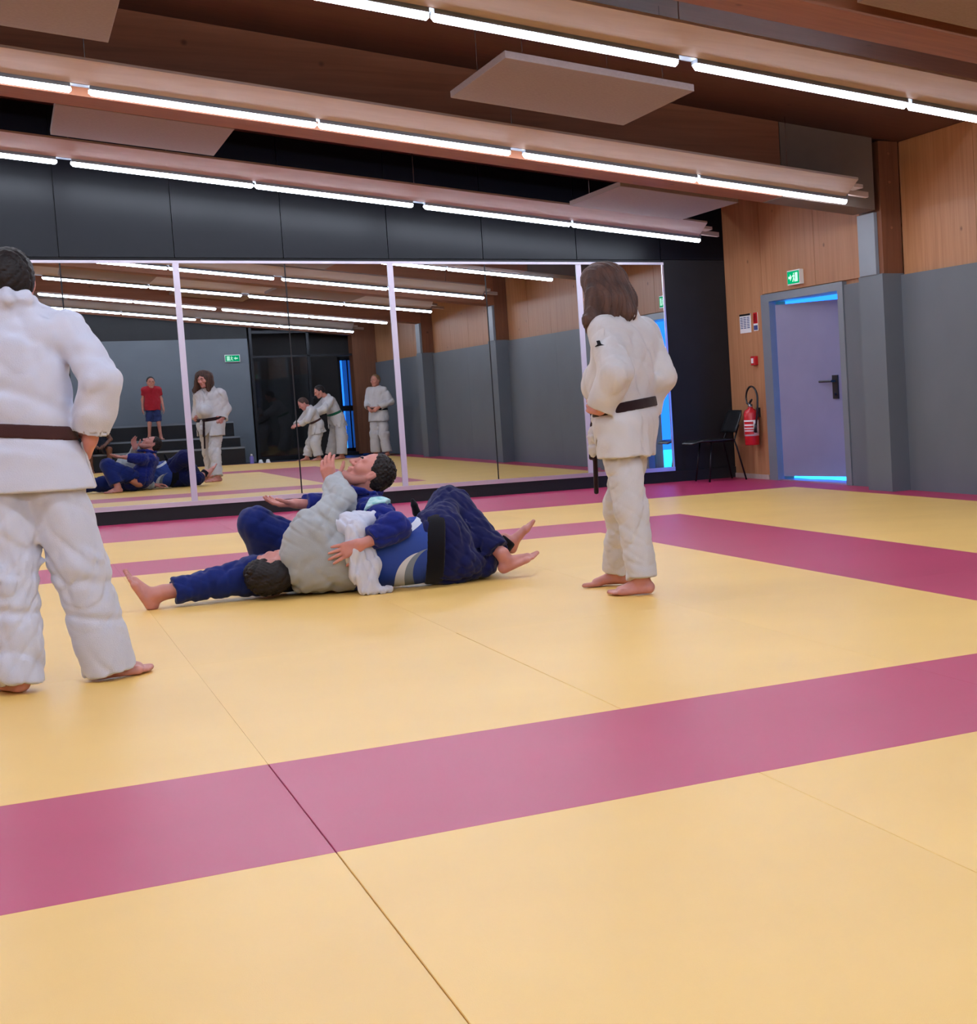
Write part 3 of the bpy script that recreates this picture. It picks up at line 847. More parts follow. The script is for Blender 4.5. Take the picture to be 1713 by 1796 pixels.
    p.mesh('trousers' if not o.get('shorts') else 'shorts', o.get('trousers', 'gi_white'), t, vox, disp=folds(o.get('seed', 1)+7, o.get('fold', 0.008), 0.13, (0.75, 0.75, 1.0), fine=0.45))
    # --- belt
    if 'belt' in o:
        bp, bn, bw, bm = o['belt']
        g = Blob(); g.group(torso_blob(J, tr*sc), 0.05); g.group(sk, 0.04)
        w = Blob(); w.group(g, 0.001, o.get('belt_off', 0.008)-o.get('cinch', 0.016)); w.cut(np.asarray(bp)+unit(bn)*bw, bn, 0.004); w.cut(np.asarray(bp)-unit(bn)*bw, -np.asarray(bn), 0.004)
        bo = w.mesh('belt', bm, t, vox)
        if 'knot' in o:
            kp, kd = o['knot']; kp = np.asarray(kp)
            q = Blob(); q.sph(kp, 0.024, 0.01)
            for e in kd: q.path([kp, lerp(kp, np.asarray(e), 0.3), np.asarray(e)], [0.010, 0.012, 0.012], 0.008)
            q.mesh('belt_knot', bm, t, 0.006)
    return t, P, (f, u, l)

def rash_guard_mat():
    """blue stretch cloth with two pale crescents printed along the side"""
    m = new_mat('rash_guard', srgb(36, 66, 150), 0.55, 0.3)
    n, l, b = nodes(m)
    tc = n.new('ShaderNodeTexCoord'); sp = n.new('ShaderNodeSeparateXYZ'); l.new(tc.outputs['Object'], sp.inputs[0])
    def circle(cx, cz, r):
        def sq(sock, c0):
            a = n.new('ShaderNodeMath'); a.operation = 'SUBTRACT'; l.new(sock, a.inputs[0]); a.inputs[1].default_value = c0
            p = n.new('ShaderNodeMath'); p.operation = 'MULTIPLY'; l.new(a.outputs[0], p.inputs[0]); l.new(a.outputs[0], p.inputs[1]); return p.outputs[0]
        a = n.new('ShaderNodeMath'); a.operation = 'ADD'; l.new(sq(sp.outputs['X'], cx), a.inputs[0]); l.new(sq(sp.outputs['Z'], cz), a.inputs[1])
        c = n.new('ShaderNodeMath'); c.operation = 'LESS_THAN'; l.new(a.outputs[0], c.inputs[0]); c.inputs[1].default_value = r*r
        return c.outputs[0]
    def crescent(c1, c2):
        i, o = circle(*c1), circle(*c2)
        q = n.new('ShaderNodeMath'); q.operation = 'SUBTRACT'; q.use_clamp = True; l.new(i, q.inputs[0]); l.new(o, q.inputs[1]); return q.outputs[0]
    cur = None
    for mask, col in RASH:
        mk = crescent(*mask)
        mx = n.new('ShaderNodeMix'); mx.data_type = 'RGBA'; l.new(mk, mx.inputs[0])
        if cur is None: mx.inputs[6].default_value = srgb(36, 66, 150)
        else: l.new(cur, mx.inputs[6])
        mx.inputs[7].default_value = col; cur = mx.outputs[2]
    l.new(cur, b.inputs['Base Color'])
RASH = [(((1.310, 0.075, 0.135), (1.345, 0.090, 0.130)), srgb(120, 132, 150)),
        (((1.270, 0.055, 0.140), (1.310, 0.075, 0.135)), srgb(206, 210, 222)),
        (((1.06, 0.62, 0.36), (1.04, 0.665, 0.38)), srgb(206, 210, 222))]
rash_guard_mat()

add_noise('patch_print', srgb(208, 232, 234), srgb(120, 186, 190), scale=26, rough=0.6, stretch=(1, 1, 3))
# ------------------------------------------------------------------ people
def local(base, n):
    """(right, away, up) offsets from a floor point, as seen by someone looking along n"""
    n = unit(V3(n[0], n[1], 0)); r = V3(n[1], -n[0], 0); B = V3(base[0], base[1], 0)
    W = lambda a, d, z: B+r*a+n*d+V3(0, 0, z)
    D = lambda a, d, z: unit(r*a+n*d+V3(0, 0, z))
    return W, D

# man in white with the brown belt, back turned, hand on hip
W, D = local((-0.40, 2.92), (0.021, 1.0))
J = dict(head=W(-0.085, 0.04, 1.458), neck=W(-0.085, 0.0, 1.405),
         shR=W(0.080, -0.01, 1.290), shL=W(-0.255, 0.03, 1.300), elR=W(0.170, -0.10, 1.10), elL=W(-0.36, -0.06, 1.08),
         wrR=W(0.125, -0.05, 0.890), wrL=W(-0.28, 0.0, 0.93), hipR=W(-0.02, 0.0, 0.80), hipL=W(-0.155, 0.02, 0.80), inset=0.27,
         knR=W(0.055, -0.01, 0.42), knL=W(-0.165, -0.02, 0.42), anR=W(0.115, 0.0, 0.078), anL=W(-0.165, -0.06, 0.078))
man, P, _ = figure('person', 'man in white judo suit and brown belt, back turned, hand on hip', J,
    (D(-0.15, 1, 0.02), D(0, 0.05, 1)),
    {'R': (D(-0.25, 0.75, -0.55), D(-0.9, -0.2, 0.1), 1, dict(curl=0.5)), 'L': (D(0.3, 0.8, -0.4), D(0.9, -0.2, 0), -1, dict(curl=0.5))},
    {'R': (D(0.93, 0.36, 0), D(0, 0, 1)), 'L': (D(-0.3, 1, 0), D(0, 0, 1))},
    dict(base=tuple(W(-0.08, 0, 0)), jacket='gi_white', trousers='gi_white', skin='skin_pale', hair='hair_black', seed=3, hs=0.95,
         hem=(W(-0.05, 0, 0.712), D(0, 0, -1)), belt=(W(-0.08, 0, 0.925), D(0.10, 0, 1), 0.025, 'belt_brown'), belt_off=0.010,
         torso_r=0.094, skirt_r=0.130, sleeve=(0.072, 0.064, 0.076), trouser=(0.105, 0.088, 0.088), cuff=1.15, sleeve_end=0.98, chest_f=D(0, 1, 0),
         fold=0.009, knot=(W(-0.08, 0.15, 0.925), [W(-0.13, 0.17, 0.70), W(-0.03, 0.17, 0.70)])))
c = Blob(); c.path([W(0.098, -0.03, 0.875), W(0.112, -0.035, 0.80), W(0.128, -0.03, 0.715)], [0.006, 0.005, 0.005], 0.004); c.mesh('drawstring', 'gi_cream', man, 0.004)

# woman in white with the dark belt, hands on hips
W, D = local((1.97, 3.72), (0.330, 0.944))
J = dict(head=W(0.010, 0.05, 1.478), neck=W(0.085, 0.0, 1.365),
         shL=W(-0.005, -0.12, 1.270), shR=W(0.190, 0.12, 1.265), elL=W(0.045, -0.250, 1.070), elR=W(0.262, 0.09, 1.045),
         wrL=W(-0.035, -0.190, 0.900), wrR=W(0.190, 0.14, 0.900), hipL=W(0.035, -0.085, 0.78), hipR=W(0.115, 0.075, 0.78),
         knL=W(0.075, -0.13, 0.42), knR=W(0.030, 0.14, 0.42), anL=W(0.105, -0.175, 0.078), anR=W(-0.005, 0.25, 0.078),
         belly=W(-0.015, 0.04, 1.02), belly_r=0.115)
woman, P, (f, u, l) = figure('person', 'long-haired woman in white judo suit with dark belt, standing, hands on hips', J,
    (D(-0.88, 0.45, -0.22), D(-0.12, 0.02, 1)),
    {'L': (D(-0.55, 0.75, 0.25), D(0.75, 0.55, -0.2), -1, dict(curl=0.45)), 'R': (D(-0.6, 0.6, -0.3), D(-0.5, -0.7, 0), 1, dict(curl=0.4))},
    {'L': (D(-0.97, 0.24, 0), D(0, 0, 1)), 'R': (D(-1, 0.05, 0), D(0, 0, 1))},
    dict(base=tuple(W(0.07, 0, 0)), jacket='gi_cream', trousers='gi_cream', skin='skin_pale', hair='hair_brown', hair_style='none', seed=8, hs=0.93,
         hem=(W(0.08, 0, 0.662), D(0, 0, -1)), belt=(W(0.07, 0, 0.905), D(-0.14, 0, 1), 0.024, 'belt_dark'), belt_off=0.010,
         torso_r=0.104, skirt_r=0.128, sleeve=(0.078, 0.078, 0.074), trouser=(0.098, 0.080, 0.074), cuff=1.0, sleeve_end=1.06, chest_f=D(-0.75, 0.66, 0), fold=0.007,
         knot=(W(-0.075, 0.12, 0.89), [W(-0.10, 0.12, 0.66), W(-0.085, 0.10, 0.49)])))
# shoulder-length hair falling forward over the side of the face
s = 0.93; h = Blob()
h.ell(P(-0.016, 0, 0.038), (0.110*s, 0.086*s, 0.100*s), (f, l, u), 0.02)
h.path([P(-0.06, 0.02, 0.03), W(0.080, 0.0, 1.42), W(0.105, -0.045, 1.365)], [0.078, 0.078, 0.056], 0.04)
h.path([P(0.0, 0.05, 0.05), W(-0.010, -0.06, 1.42), W(-0.058, -0.095, 1.325), W(-0.074, -0.11, 1.268)], [0.072, 0.060, 0.034, 0.010], 0.04)
h.path([P(-0.03, 0.06, 0.03), W(0.045, -0.06, 1.42), W(0.030, -0.095, 1.335)], [0.065, 0.060, 0.030], 0.04)
h.path([P(-0.03, -0.06, 0.03), W(0.055, 0.09, 1.42), W(0.04, 0.10, 1.33)], [0.065, 0.055, 0.030], 0.04)
h.ell(P(0.115, -0.012, -0.030), (0.055, 0.064, 0.115), (f, l, u), 0.02, 'sub')
rng = np.random.default_rng(2)
def strands(Pn):
    a = Pn[:, 0]*240+Pn[:, 1]*170+np.sin(Pn[:, 2]*11+Pn[:, 0]*7)*1.1
    return 0.0032*np.sin(a)+0.0025*np.sin(a*0.43+1)+0.0015*np.sin(a*1.9+2)
h.mesh('hair', 'hair_brown', woman, 0.0045, disp=strands, floor=False)
# small dark mark printed on the upper sleeve
mk = Blob(); mk.cone(J['shL'], J['elL'], 0.0, 0.0, 0.002)
def sleeve_pt(a, z):
    t = (J['shL'][2]-z)/(J['shL'][2]-J['elL'][2]); c = lerp(J['shL'], J['elL'], t)
    return c + (np.asarray(D(1, 0, 0))*a + np.asarray(D(0, -1, 0))*math.sqrt(max(0.088**2-a*a, 0)))
MB().prism([tuple(sleeve_pt(a, z)) for a, z in ((-0.060, 1.196), (-0.014, 1.200), (-0.028, 1.206), (-0.030, 1.224), (-0.046, 1.222), (-0.046, 1.205))], tuple(np.asarray(D(0.1, 1, -0.2))*0.02)).build('sleeve_mark', 'belt_black', woman)
# loose jacket flap at the front
g = Blob(); g.path([W(-0.055, 0.02, 0.88), W(-0.075, 0.03, 0.76), W(-0.085, 0.03, 0.69)], [0.03, 0.036, 0.026], 0.02)
g.mesh('jacket_flap', 'gi_cream', woman, 0.006, disp=folds(4, 0.006, 0.06))
# ------------------------------------------------------------------ the two judoka in a hold on the mat
W, D = local((0.95, 4.90), (0.175, 0.985))

# lower one: grey-white jacket, patterned blue rash guard, lying on his side with his back to the viewer
low = thing('person', 'judoka in grey-white jacket and patterned blue rash guard lying on his side', 'person', tuple(W(0.1, 0, 0)))
b = Blob()
P, f, u, l = add_head(b, W(-0.385, 0.02, 0.145), D(-0.30, 0.70, 0.65), D(-0.88, -0.05, -0.25), 1.0)
b.cone(P(-0.02, 0, -0.05), W(-0.255, 0.03, 0.20), 0.054, 0.06, 0.03)
b.cone(W(-0.23, 0.03, 0.21), W(0.42, 0.02, 0.20), 0.10, 0.10, 0.05); b.cone(W(-0.17, 0.02, 0.34), W(-0.17, 0.02, 0.12), 0.08, None, 0.05)
# raised arm round the other man's neck, hand upright beside his face
b.cone(W(-0.17, 0.0, 0.38), W(-0.035, 0.07, 0.50), 0.042, 0.038, 0.02); b.cone(W(-0.035, 0.07, 0.50), W(-0.078, 0.235, 0.562), 0.036, 0.027, 0.02)
add_hand(b, W(-0.078, 0.235, 0.562), D(-0.12, 0.0, 1.0), D(0.45, 0.9, 0.1), -1, curl=0.32)
b.cone(W(-0.17, 0.06, 0.10), W(-0.08, 0.26, 0.08), 0.042, 0.036, 0.02); b.cone(W(-0.08, 0.26, 0.08), W(0.10, 0.30, 0.06), 0.036, 0.027, 0.02)
add_hand(b, W(0.10, 0.30, 0.06), D(1, 0.1, 0), D(0, 0, -1), 1, curl=0.4)
# legs: upper knee lifted, both feet to the right
b.cone(W(0.43, 0.05, 0.28), W(0.525, 0.28, 0.415), 0.075, 0.055, 0.03); b.cone(W(0.525, 0.28, 0.415), W(0.755, 0.03, 0.130), 0.05, 0.034, 0.02)
b.cone(W(0.45, 0.05, 0.12), W(0.66, 0.33, 0.12), 0.075, 0.055, 0.03); b.cone(W(0.66, 0.33, 0.12), W(0.795, 0.25, 0.165), 0.045, 0.036, 0.02)
add_foot(b, W(0.768, 0.02, 0.112), D(0.93, 0.06, 0.40), D(-0.40, -0.10, 0.9), 0.95, 1, True)
add_foot(b, W(0.812, 0.25, 0.185), D(0.55, 0.05, 0.85), D(-0.8, -0.25, 0.5), 0.90, -1, True)
body = b.mesh('body', 'skin_pale', low, 0.005)
face_parts(body, P, 0.95, 'hair_black', True)
h = Blob(); s = 1.04
h.ell(P(-0.016, 0, 0.036), (0.112*s, 0.088*s, 0.104*s), (f, l, u), 0.02); h.ell(P(-0.050, 0, -0.010), (0.072*s, 0.076*s, 0.080*s), (f, l, u), 0.03)
h.cut(P(0.052, 0, 0.062), f*0.85-u*0.50, 0.01); h.cut(P(0.03, 0, 0.0), f*0.9-u*0.25, 0.01); h.cut(P(-0.06, 0, -0.075), -u+f*0.2, 0.01)
for q in (-1, 1): h.sph(P(0.004, 0.090*q, -0.010), 0.026*s, 0.008, 'sub')
h.mesh('hair', 'hair_black', low, 0.005, disp=folds(5, 0.008, 0.035), floor=False)
# jacket: broad back, raised sleeve, tail bunched at the waist
j = Blob()
j.cone(W(-0.205, 0.03, 0.14), W(-0.04, 0.02, 0.13), 0.135, 0.125, 0.06); j.cone(W(-0.175, 0.03, 0.30), W(-0.035, 0.02, 0.27), 0.130, 0.115, 0.06)
j.cone(W(-0.23, 0.03, 0.22), W(-0.02, 0.0, 0.20), 0.125, 0.135, 0.06)
j.cone(W(-0.215, 0.02, 0.11), W(-0.245, 0.03, 0.23), 0.075, 0.070, 0.03)
sl = Blob(); sl.cone(W(-0.155, 0.0, 0.365), W(-0.035, 0.06, 0.480), 0.100, 0.080, 0.04); sl.cone(W(-0.035, 0.06, 0.480), W(-0.068, 0.235, 0.590), 0.078, 0.055, 0.03); sl.cut(W(-0.07, 0.235, 0.585), D(-0.10, 0.85, 0.5), 0.01)
j.group(sl, 0.05)
j.cone(W(-0.17, 0.06, 0.10), W(-0.08, 0.26, 0.08), 0.08, 0.07, 0.04); j.cone(W(-0.08, 0.26, 0.08), W(0.05, 0.29, 0.06), 0.065, 0.06, 0.02)
j.mesh('jacket', 'gi_grey', low, 0.006, disp=folds(21, 0.013, 0.18, fine=0.4))
g = Blob()                                    # crumpled jacket tail
g.path([W(0.02, -0.02, 0.36), W(0.03, -0.12, 0.33), W(0.015, -0.15, 0.22), W(0.03, -0.165, 0.11), W(0.045, -0.18, 0.04)], [0.055, 0.05, 0.05, 0.045, 0.03], 0.03)
g.path([W(0.07, -0.12, 0.26), W(0.09, -0.155, 0.15), W(0.075, -0.18, 0.06), W(0.05, -0.20, 0.02)], [0.03, 0.04, 0.035, 0.02], 0.02)
g.path([W(0.06, -0.18, 0.03), W(0.12, -0.19, 0.02), W(0.17, -0.18, 0.018)], [0.03, 0.024, 0.014], 0.02)
g.path([W(-0.02, -0.04, 0.36), W(0.10, -0.02, 0.37), W(0.14, 0.02, 0.36)], [0.06, 0.045, 0.03], 0.03)
g.mesh('jacket_tail', 'gi_white', low, 0.005, disp=folds(31, 0.011, 0.075, (1, 1, 0.22), fine=0.4))
r = Blob()
r.cone(W(0.0, 0.02, 0.13), W(0.38, 0.02, 0.165), 0.125, 0.150, 0.06); r.cone(W(0.0, 0.02, 0.25), W(0.38, 0.03, 0.225), 0.120, 0.145, 0.06)
r.cut(W(0.40, 0, 0), D(1, 0, 0), 0.01)
r.mesh('rash_guard', 'rash_guard', low, 0.006, disp=folds(12, 0.004, 0.16))
t_ = Blob()
t_.cone(W(0.40, 0.02, 0.155), W(0.47, 0.03, 0.15), 0.148, 0.140, 0.05); t_.cone(W(0.38, 0.03, 0.225), W(0.46, 0.04, 0.24), 0.146, 0.140, 0.05)
t_.cut(W(0.36, 0, 0), D(-1, 0, 0), 0.01)
t_.group(limb_sleeve(W(0.43, 0.05, 0.27), W(0.520, 0.27, 0.395), W(0.755, 0.03, 0.130), 0.135, 0.105, 0.066, 0, True, 0.93, 0.05), 0.05)
t_.group(limb_sleeve(W(0.47, 0.03, 0.115), W(0.66, 0.30, 0.11), W(0.795, 0.25, 0.165), 0.115, 0.090, 0.07, 0, True, 0.55, 0.05), 0.05)
t_.cone(W(0.50, 0.0, 0.10), W(0.66, 0.10, 0.075), 0.10, 0.075, 0.05)
t_.mesh('trousers', 'trouser_navy', low, 0.006, disp=folds(17, 0.008, 0.14))
w = Blob(); w.cone(W(0.36, 0.02, 0.163), W(0.44, 0.02, 0.158), 0.156, 0.158, 0.05); w.cone(W(0.36, 0.03, 0.228), W(0.44, 0.03, 0.232), 0.154, 0.154, 0.05)
w.cut(W(0.435, 0, 0), D(1, 0, -0.1), 0.006); w.cut(W(0.345, 0, 0), D(-1, 0, 0.1), 0.006)
w.mesh('belt', 'belt_black', low, 0.006)
k_ = Blob(); k_.path([W(0.335, 0.08, 0.385), W(0.325, 0.06, 0.43), W(0.318, 0.06, 0.455)], [0.022, 0.016, 0.010], 0.01); k_.mesh('belt_knot', 'belt_black', low, 0.005)
a_ = Blob(); a_.cone(W(0.772, 0.25, 0.150), W(0.802, 0.25, 0.180), 0.052, 0.052, 0.004); a_.cut(W(0.815, 0.25, 0.195), D(0.7, 0, 0.7), 0.005); a_.cut(W(0.770, 0.25, 0.150), D(-0.7, 0, -0.7), 0.005)
a_.mesh('ankle_band', 'belt_black', low, 0.005)

# upper one: blue suit, sitting behind, leaning back over the other, legs to the left
up_ = thing('person', 'dark-haired judoka in blue suit leaning back over his partner, face turned up', 'person', tuple(W(-0.12, 0.35, 0)))
b = Blob()
P, f, u, l = add_head(b, W(0.120, 0.24, 0.605), D(-0.64, -0.05, 0.77), D(0.77, -0.02, 0.64), 0.97)
b.cone(P(-0.025, 0, -0.055), W(0.085, 0.25, 0.47), 0.056, 0.062, 0.03)
b.cone(W(0.06, 0.27, 0.40), W(-0.10, 0.36, 0.14), 0.10, 0.10, 0.05)
b.cone(W(0.125, 0.12, 0.40), W(0.215, -0.13, 0.315), 0.042, 0.036, 0.02); b.cone(W(0.215, -0.13, 0.315), W(0.045, -0.190, 0.262), 0.036, 0.028, 0.02)
add_hand(b, W(0.045, -0.190, 0.262), D(-0.93, 0.10, -0.30), D(-0.1, 0.95, -0.2), 1, curl=0.10, s=1.0, spread=0.12)
b.cone(W(0.02, 0.42, 0.41), W(-0.09, 0.52, 0.42), 0.042, 0.036, 0.02); b.cone(W(-0.09, 0.52, 0.42), W(-0.262, 0.42, 0.458), 0.034, 0.027, 0.02)
add_hand(b, W(-0.262, 0.42, 0.458), D(-0.95, -0.1, 0.12), D(0.1, -0.2, 0.95), -1, curl=0.30, spread=0.12)
b.cone(W(-0.14, 0.25, 0.13), W(-0.48, 0.13, 0.12), 0.08, 0.055, 0.03); b.cone(W(-0.48, 0.13, 0.12), W(-0.925, 0.0, 0.075), 0.052, 0.036, 0.02)
b.cone(W(-0.12, 0.45, 0.13), W(-0.47, 0.42, 0.38), 0.08, 0.055, 0.03); b.cone(W(-0.47, 0.42, 0.38), W(-0.40, 0.55, 0.08), 0.052, 0.036, 0.02)
add_foot(b, W(-0.918, 0.0, 0.070), D(-0.42, -0.05, 0.90), D(0.90, 0.05, 0.42), 0.98, -1, True)
add_foot(b, W(-0.40, 0.55, 0.08), D(-0.9, 0.4, 0), D(0, 0, 1), 0.95, 1, True)
body = b.mesh('body', 'skin_pale', up_, 0.0045)
face_parts(body, P, 0.97, 'hair_black', True)
h = Blob(); s = 0.97
h.ell(P(-0.016, 0, 0.036), (0.107*s, 0.084*s, 0.100*s), (f, l, u), 0.02); h.ell(P(-0.045, 0, -0.010), (0.070*s, 0.071*s, 0.074*s), (f, l, u), 0.03)
h.cut(P(0.050, 0, 0.066), f*0.85-u*0.50, 0.01); h.cut(P(0.022, 0, 0.0), f*0.9-u*0.25, 0.01); h.cut(P(-0.06, 0, -0.066), -u+f*0.25, 0.01)
for q in (-1, 1): h.sph(P(0.004, 0.086*q, -0.010), 0.027*s, 0.008, 'sub')
h.mesh('hair', 'hair_black', up_, 0.0045, disp=folds(6, 0.004, 0.02), floor=False)
h = Blob(); h.path([P(0.004, 0.060, -0.045), P(0.040, 0.042, -0.088), P(0.078, 0.012, -0.104), P(0.078, -0.012, -0.104), P(0.040, -0.042, -0.088), P(0.004, -0.060, -0.045)], 0.0235, 0.02)
h.cut(P(0, 0, -0.02), u, 0.01); h.mesh('beard', 'stubble', up_, 0.004, floor=False)
j = Blob()
j.cone(W(0.10, 0.17, 0.385), W(-0.03, 0.28, 0.17), 0.105, 0.125, 0.06); j.cone(W(0.03, 0.36, 0.385), W(-0.10, 0.42, 0.17), 0.105, 0.125, 0.06)
j.cone(W(0.135, 0.11, 0.395), W(0.02, 0.43, 0.395), 0.078, 0.078, 0.05)
j.cone(W(0.085, 0.24, 0.47), W(0.06, 0.27, 0.40), 0.068, 0.09, 0.04)
j.path([W(0.165, 0.25, 0.500), W(0.13, 0.16, 0.500), W(0.03, 0.15, 0.525), W(-0.045, 0.20, 0.530)], [0.016, 0.018, 0.018, 0.016], 0.015)
j.path([W(0.165, 0.25, 0.500), W(0.13, 0.33, 0.500), W(0.03, 0.34, 0.525), W(-0.045, 0.25, 0.530)], [0.016, 0.018, 0.018, 0.016], 0.015)
j.group(limb_sleeve(W(0.135, 0.11, 0.395), W(0.212, -0.115, 0.330), W(0.045, -0.190, 0.262), 0.084, 0.076, 0.062, 0, True, 0.72, 0.04), 0.035)
j.group(limb_sleeve(W(0.02, 0.43, 0.40), W(-0.09, 0.52, 0.42), W(-0.262, 0.42, 0.458), 0.08, 0.072, 0.060, 0, True, 0.75, 0.04), 0.035)
j.cone(W(-0.06, 0.33, 0.18), W(-0.16, 0.30, 0.12), 0.14, 0.12, 0.06)
j.cone(P(-0.025, 0, -0.03), W(0.085, 0.25, 0.50), 0.054, 0.055, 0.006, 'sub')
j.mesh('jacket', 'gi_blue', up_, 0.006, disp=folds(40, 0.008, 0.12))
t_ = Blob()
t_.group(limb_sleeve(W(-0.14, 0.26, 0.125), W(-0.48, 0.13, 0.115), W(-0.925, 0.0, 0.072), 0.125, 0.095, 0.066, 0, True, 0.83, 0.05), 0.05)
t_.group(limb_sleeve(W(-0.12, 0.45, 0.13), W(-0.470, 0.42, 0.370), W(-0.40, 0.55, 0.08), 0.125, 0.082, 0.085, 0, True, 0.88, 0.05), 0.05)
t_.mesh('trousers', 'trouser_blue', up_, 0.006, disp=folds(44, 0.007, 0.13))
# pale printed patch on the shoulder
pb = Blob(); pb.cone(W(0.135, 0.11, 0.395), W(0.212, -0.115, 0.330), 0.093, 0.085, 0.02); pb.cone(W(0.135, 0.11, 0.395), W(0.02, 0.43, 0.395), 0.087, 0.087, 0.05)
cp = W(0.145, 0.05, 0.455)
for nv, ds in ((D(1, -0.35, -0.35), 0.042), (D(-1, 0.35, 0.35), 0.048), (D(0.1, -0.75, -0.6), 0.032), (D(-0.1, 0.75, 0.6), 0.036)): pb.cut(cp+np.asarray(nv)*ds, nv, 0.003)
pb.mesh('shoulder_patch', 'patch_print', up_, 0.004)
# ------------------------------------------------------------------ small things on and by the right wall
def exit_sign(loc, face, label):
    """green running-man sign: thin box with white figure, door and arrow"""
    t = thing('exit_sign', label, 'exit sign', loc)
    x, y, z = loc
    # local axes: face = direction the sign faces, side = to its right when reading
    f = V3(*face); sd = np.cross(V3(0, 0, 1), f)
    Q = lambda a, d, h: tuple(V3(x, y, z)+sd*a+f*d+V3(0, 0, h))
    hw, hh = 0.13, 0.062
    b = MB().hexa([Q(-hw-0.012, 0, -hh-0.012), Q(hw+0.012, 0, -hh-0.012), Q(hw+0.012, 0.045, -hh-0.012), Q(-hw-0.012, 0.045, -hh-0.012),
                   Q(-hw-0.012, 0, hh+0.012), Q(hw+0.012, 0, hh+0.012), Q(hw+0.012, 0.045, hh+0.012), Q(-hw-0.012, 0.045, hh+0.012)])
    b.build('housing', 'white_plastic', t)
    b = MB().prism([Q(-hw, 0.046, -hh), Q(hw, 0.046, -hh), Q(hw, 0.046, hh), Q(-hw, 0.046, hh)], tuple(f*0.003)); b.build('green_face', 'exit_green', t)
    g = MB(); pr = lambda pts: g.prism([Q(a, 0.0495, h) for a, h in pts], tuple(f*0.002))
    pr([(0.05, -0.045), (0.105, -0.045), (0.105, 0.045), (0.05, 0.045)])                       # doorway
    pr([(0.005, -0.005), (0.025, -0.012), (0.035, 0.022), (0.012, 0.026)])                     # trunk
    pr([(0.012, 0.030), (0.024, 0.030), (0.024, 0.044), (0.012, 0.044)])                       # head
    pr([(0.005, -0.008), (0.02, -0.012), (0.0, -0.045), (-0.014, -0.045)]); pr([(0.02, -0.010), (0.034, -0.012), (0.044, -0.044), (0.034, -0.046)])
    pr([(0.012, 0.020), (0.012, 0.028), (-0.018, 0.012), (-0.014, 0.004)])
    pr([(-0.10, -0.012), (-0.062, -0.012), (-0.062, -0.034), (-0.028, 0.0), (-0.062, 0.034), (-0.062, 0.012), (-0.10, 0.012)])   # arrow
    g.build('pictogram', 'exit_white', t)
    return t
exit_sign((XR, 10.50, 2.085), (-1, 0, 0), 'green running-man exit sign above the grey door')
exit_sign((3.62, YF, 2.10), (0, 1, 0), 'green running-man exit sign on the grey partition, shown in the mirror')

# notices
def notice(name, label, y0, y1, z0, z1, rows):
    t = thing(name, label, 'sign', (XR, (y0+y1)/2, z0))
    MB().box(XR-0.006, XR, y0, y1, z0, z1).build('plate', 'white_plastic', t)
    for i, (a, b_, c, d, m) in enumerate(rows):
        MB().box(XR-0.0075, XR-0.006, y0+(y1-y0)*a, y0+(y1-y0)*b_, z0+(z1-z0)*c, z0+(z1-z0)*d).build('print', m, t)
rows = [(0.0, 1.0, 0.90, 1.0, 'dark_metal')]
for col in (0.08, 0.40, 0.70):
    for i in range(7): rows.append((col, col+0.24, 0.24+0.09*i, 0.24+0.09*i+0.045, 'blue_print'))
notice('safety_notice', 'white safety notice with blue print beside the grey door', 11.675, 11.955, 1.590, 1.795, rows)
notice('extinguisher_sign', 'small red and white fire sign beside the safety notice', 11.495, 11.600, 1.600, 1.795,
       [(0, 1, 0.40, 1.0, 'red_paint'), (0.30, 0.45, 0.48, 0.92, 'white_plastic'), (0.62, 0.78, 0.48, 0.92, 'white_plastic'), (0.05, 0.95, 0.04, 0.30, 'blue_print')])
t = thing('fire_alarm', 'small red fire alarm button on the wood wall', 'alarm', (XR, 11.59, 1.28))
MB().box(XR-0.045, XR, 11.545, 11.645, 1.232, 1.330).build('case', 'red_paint', t, bevel=0.006)
MB().box(XR-0.049, XR-0.0455, 11.568, 11.622, 1.255, 1.308).build('break_glass', 'white_plastic', t)

# fire extinguisher hanging on the wall
ex, ey, ez = XR-0.105, 11.58, 0.375
t = thing('fire_extinguisher', 'red fire extinguisher with black looped hose hanging by the grey door', 'extinguisher', (ex, ey, ez))
MB().lathe((ex, ey, ez), [(0.070, 0), (0.078, 0.012), (0.078, 0.34), (0.066, 0.375), (0.030, 0.395), (0.026, 0.41)], 24).build('cylinder', 'red_paint', t, smooth=True)
MB().lathe((ex, ey, ez), [(0.0785, 0.10), (0.0792, 0.10), (0.0792, 0.27), (0.0785, 0.27)], 24).build('label', 'label_print', t, smooth=True)
for zz, hh in ((0.118, 0.03), (0.165, 0.012), (0.19, 0.02), (0.225, 0.03)):
    v = []; 
    b = MB(); n = 10; a0, a1 = math.radians(175), math.radians(262)
    for k in range(n+1):
        a = a0+(a1-a0)*k/n; v += [(ex+0.0796*math.cos(a), ey+0.0796*math.sin(a), ez+zz), (ex+0.0796*math.cos(a), ey+0.0796*math.sin(a), ez+zz+hh)]
    b.add(v, [(2*k, 2*k+2, 2*k+3, 2*k+1) for k in range(n)]); b.build('label_print', 'red_paint', t)
MB().lathe((ex, ey, ez+0.405), [(0.024, 0), (0.026, 0.01), (0.026, 0.035), (0.018, 0.045)], 14).build('valve', 'chrome', t, smooth=True)
b = MB(); b.tube([(ex, ey+0.02, ez+0.445), (ex-0.01, ey-0.03, ez+0.468), (ex-0.03, ey-0.11, ez+0.49)], [0.012, 0.014, 0.010], 8); b.tube([(ex, ey, ez+0.43), (ex-0.02, ey-0.06, ez+0.435), (ex-0.03, ey-0.10, ez+0.43)], [0.011, 0.010, 0.008], 8)
b.build('handle', 'black_plastic', t, smooth=True)
pts = []
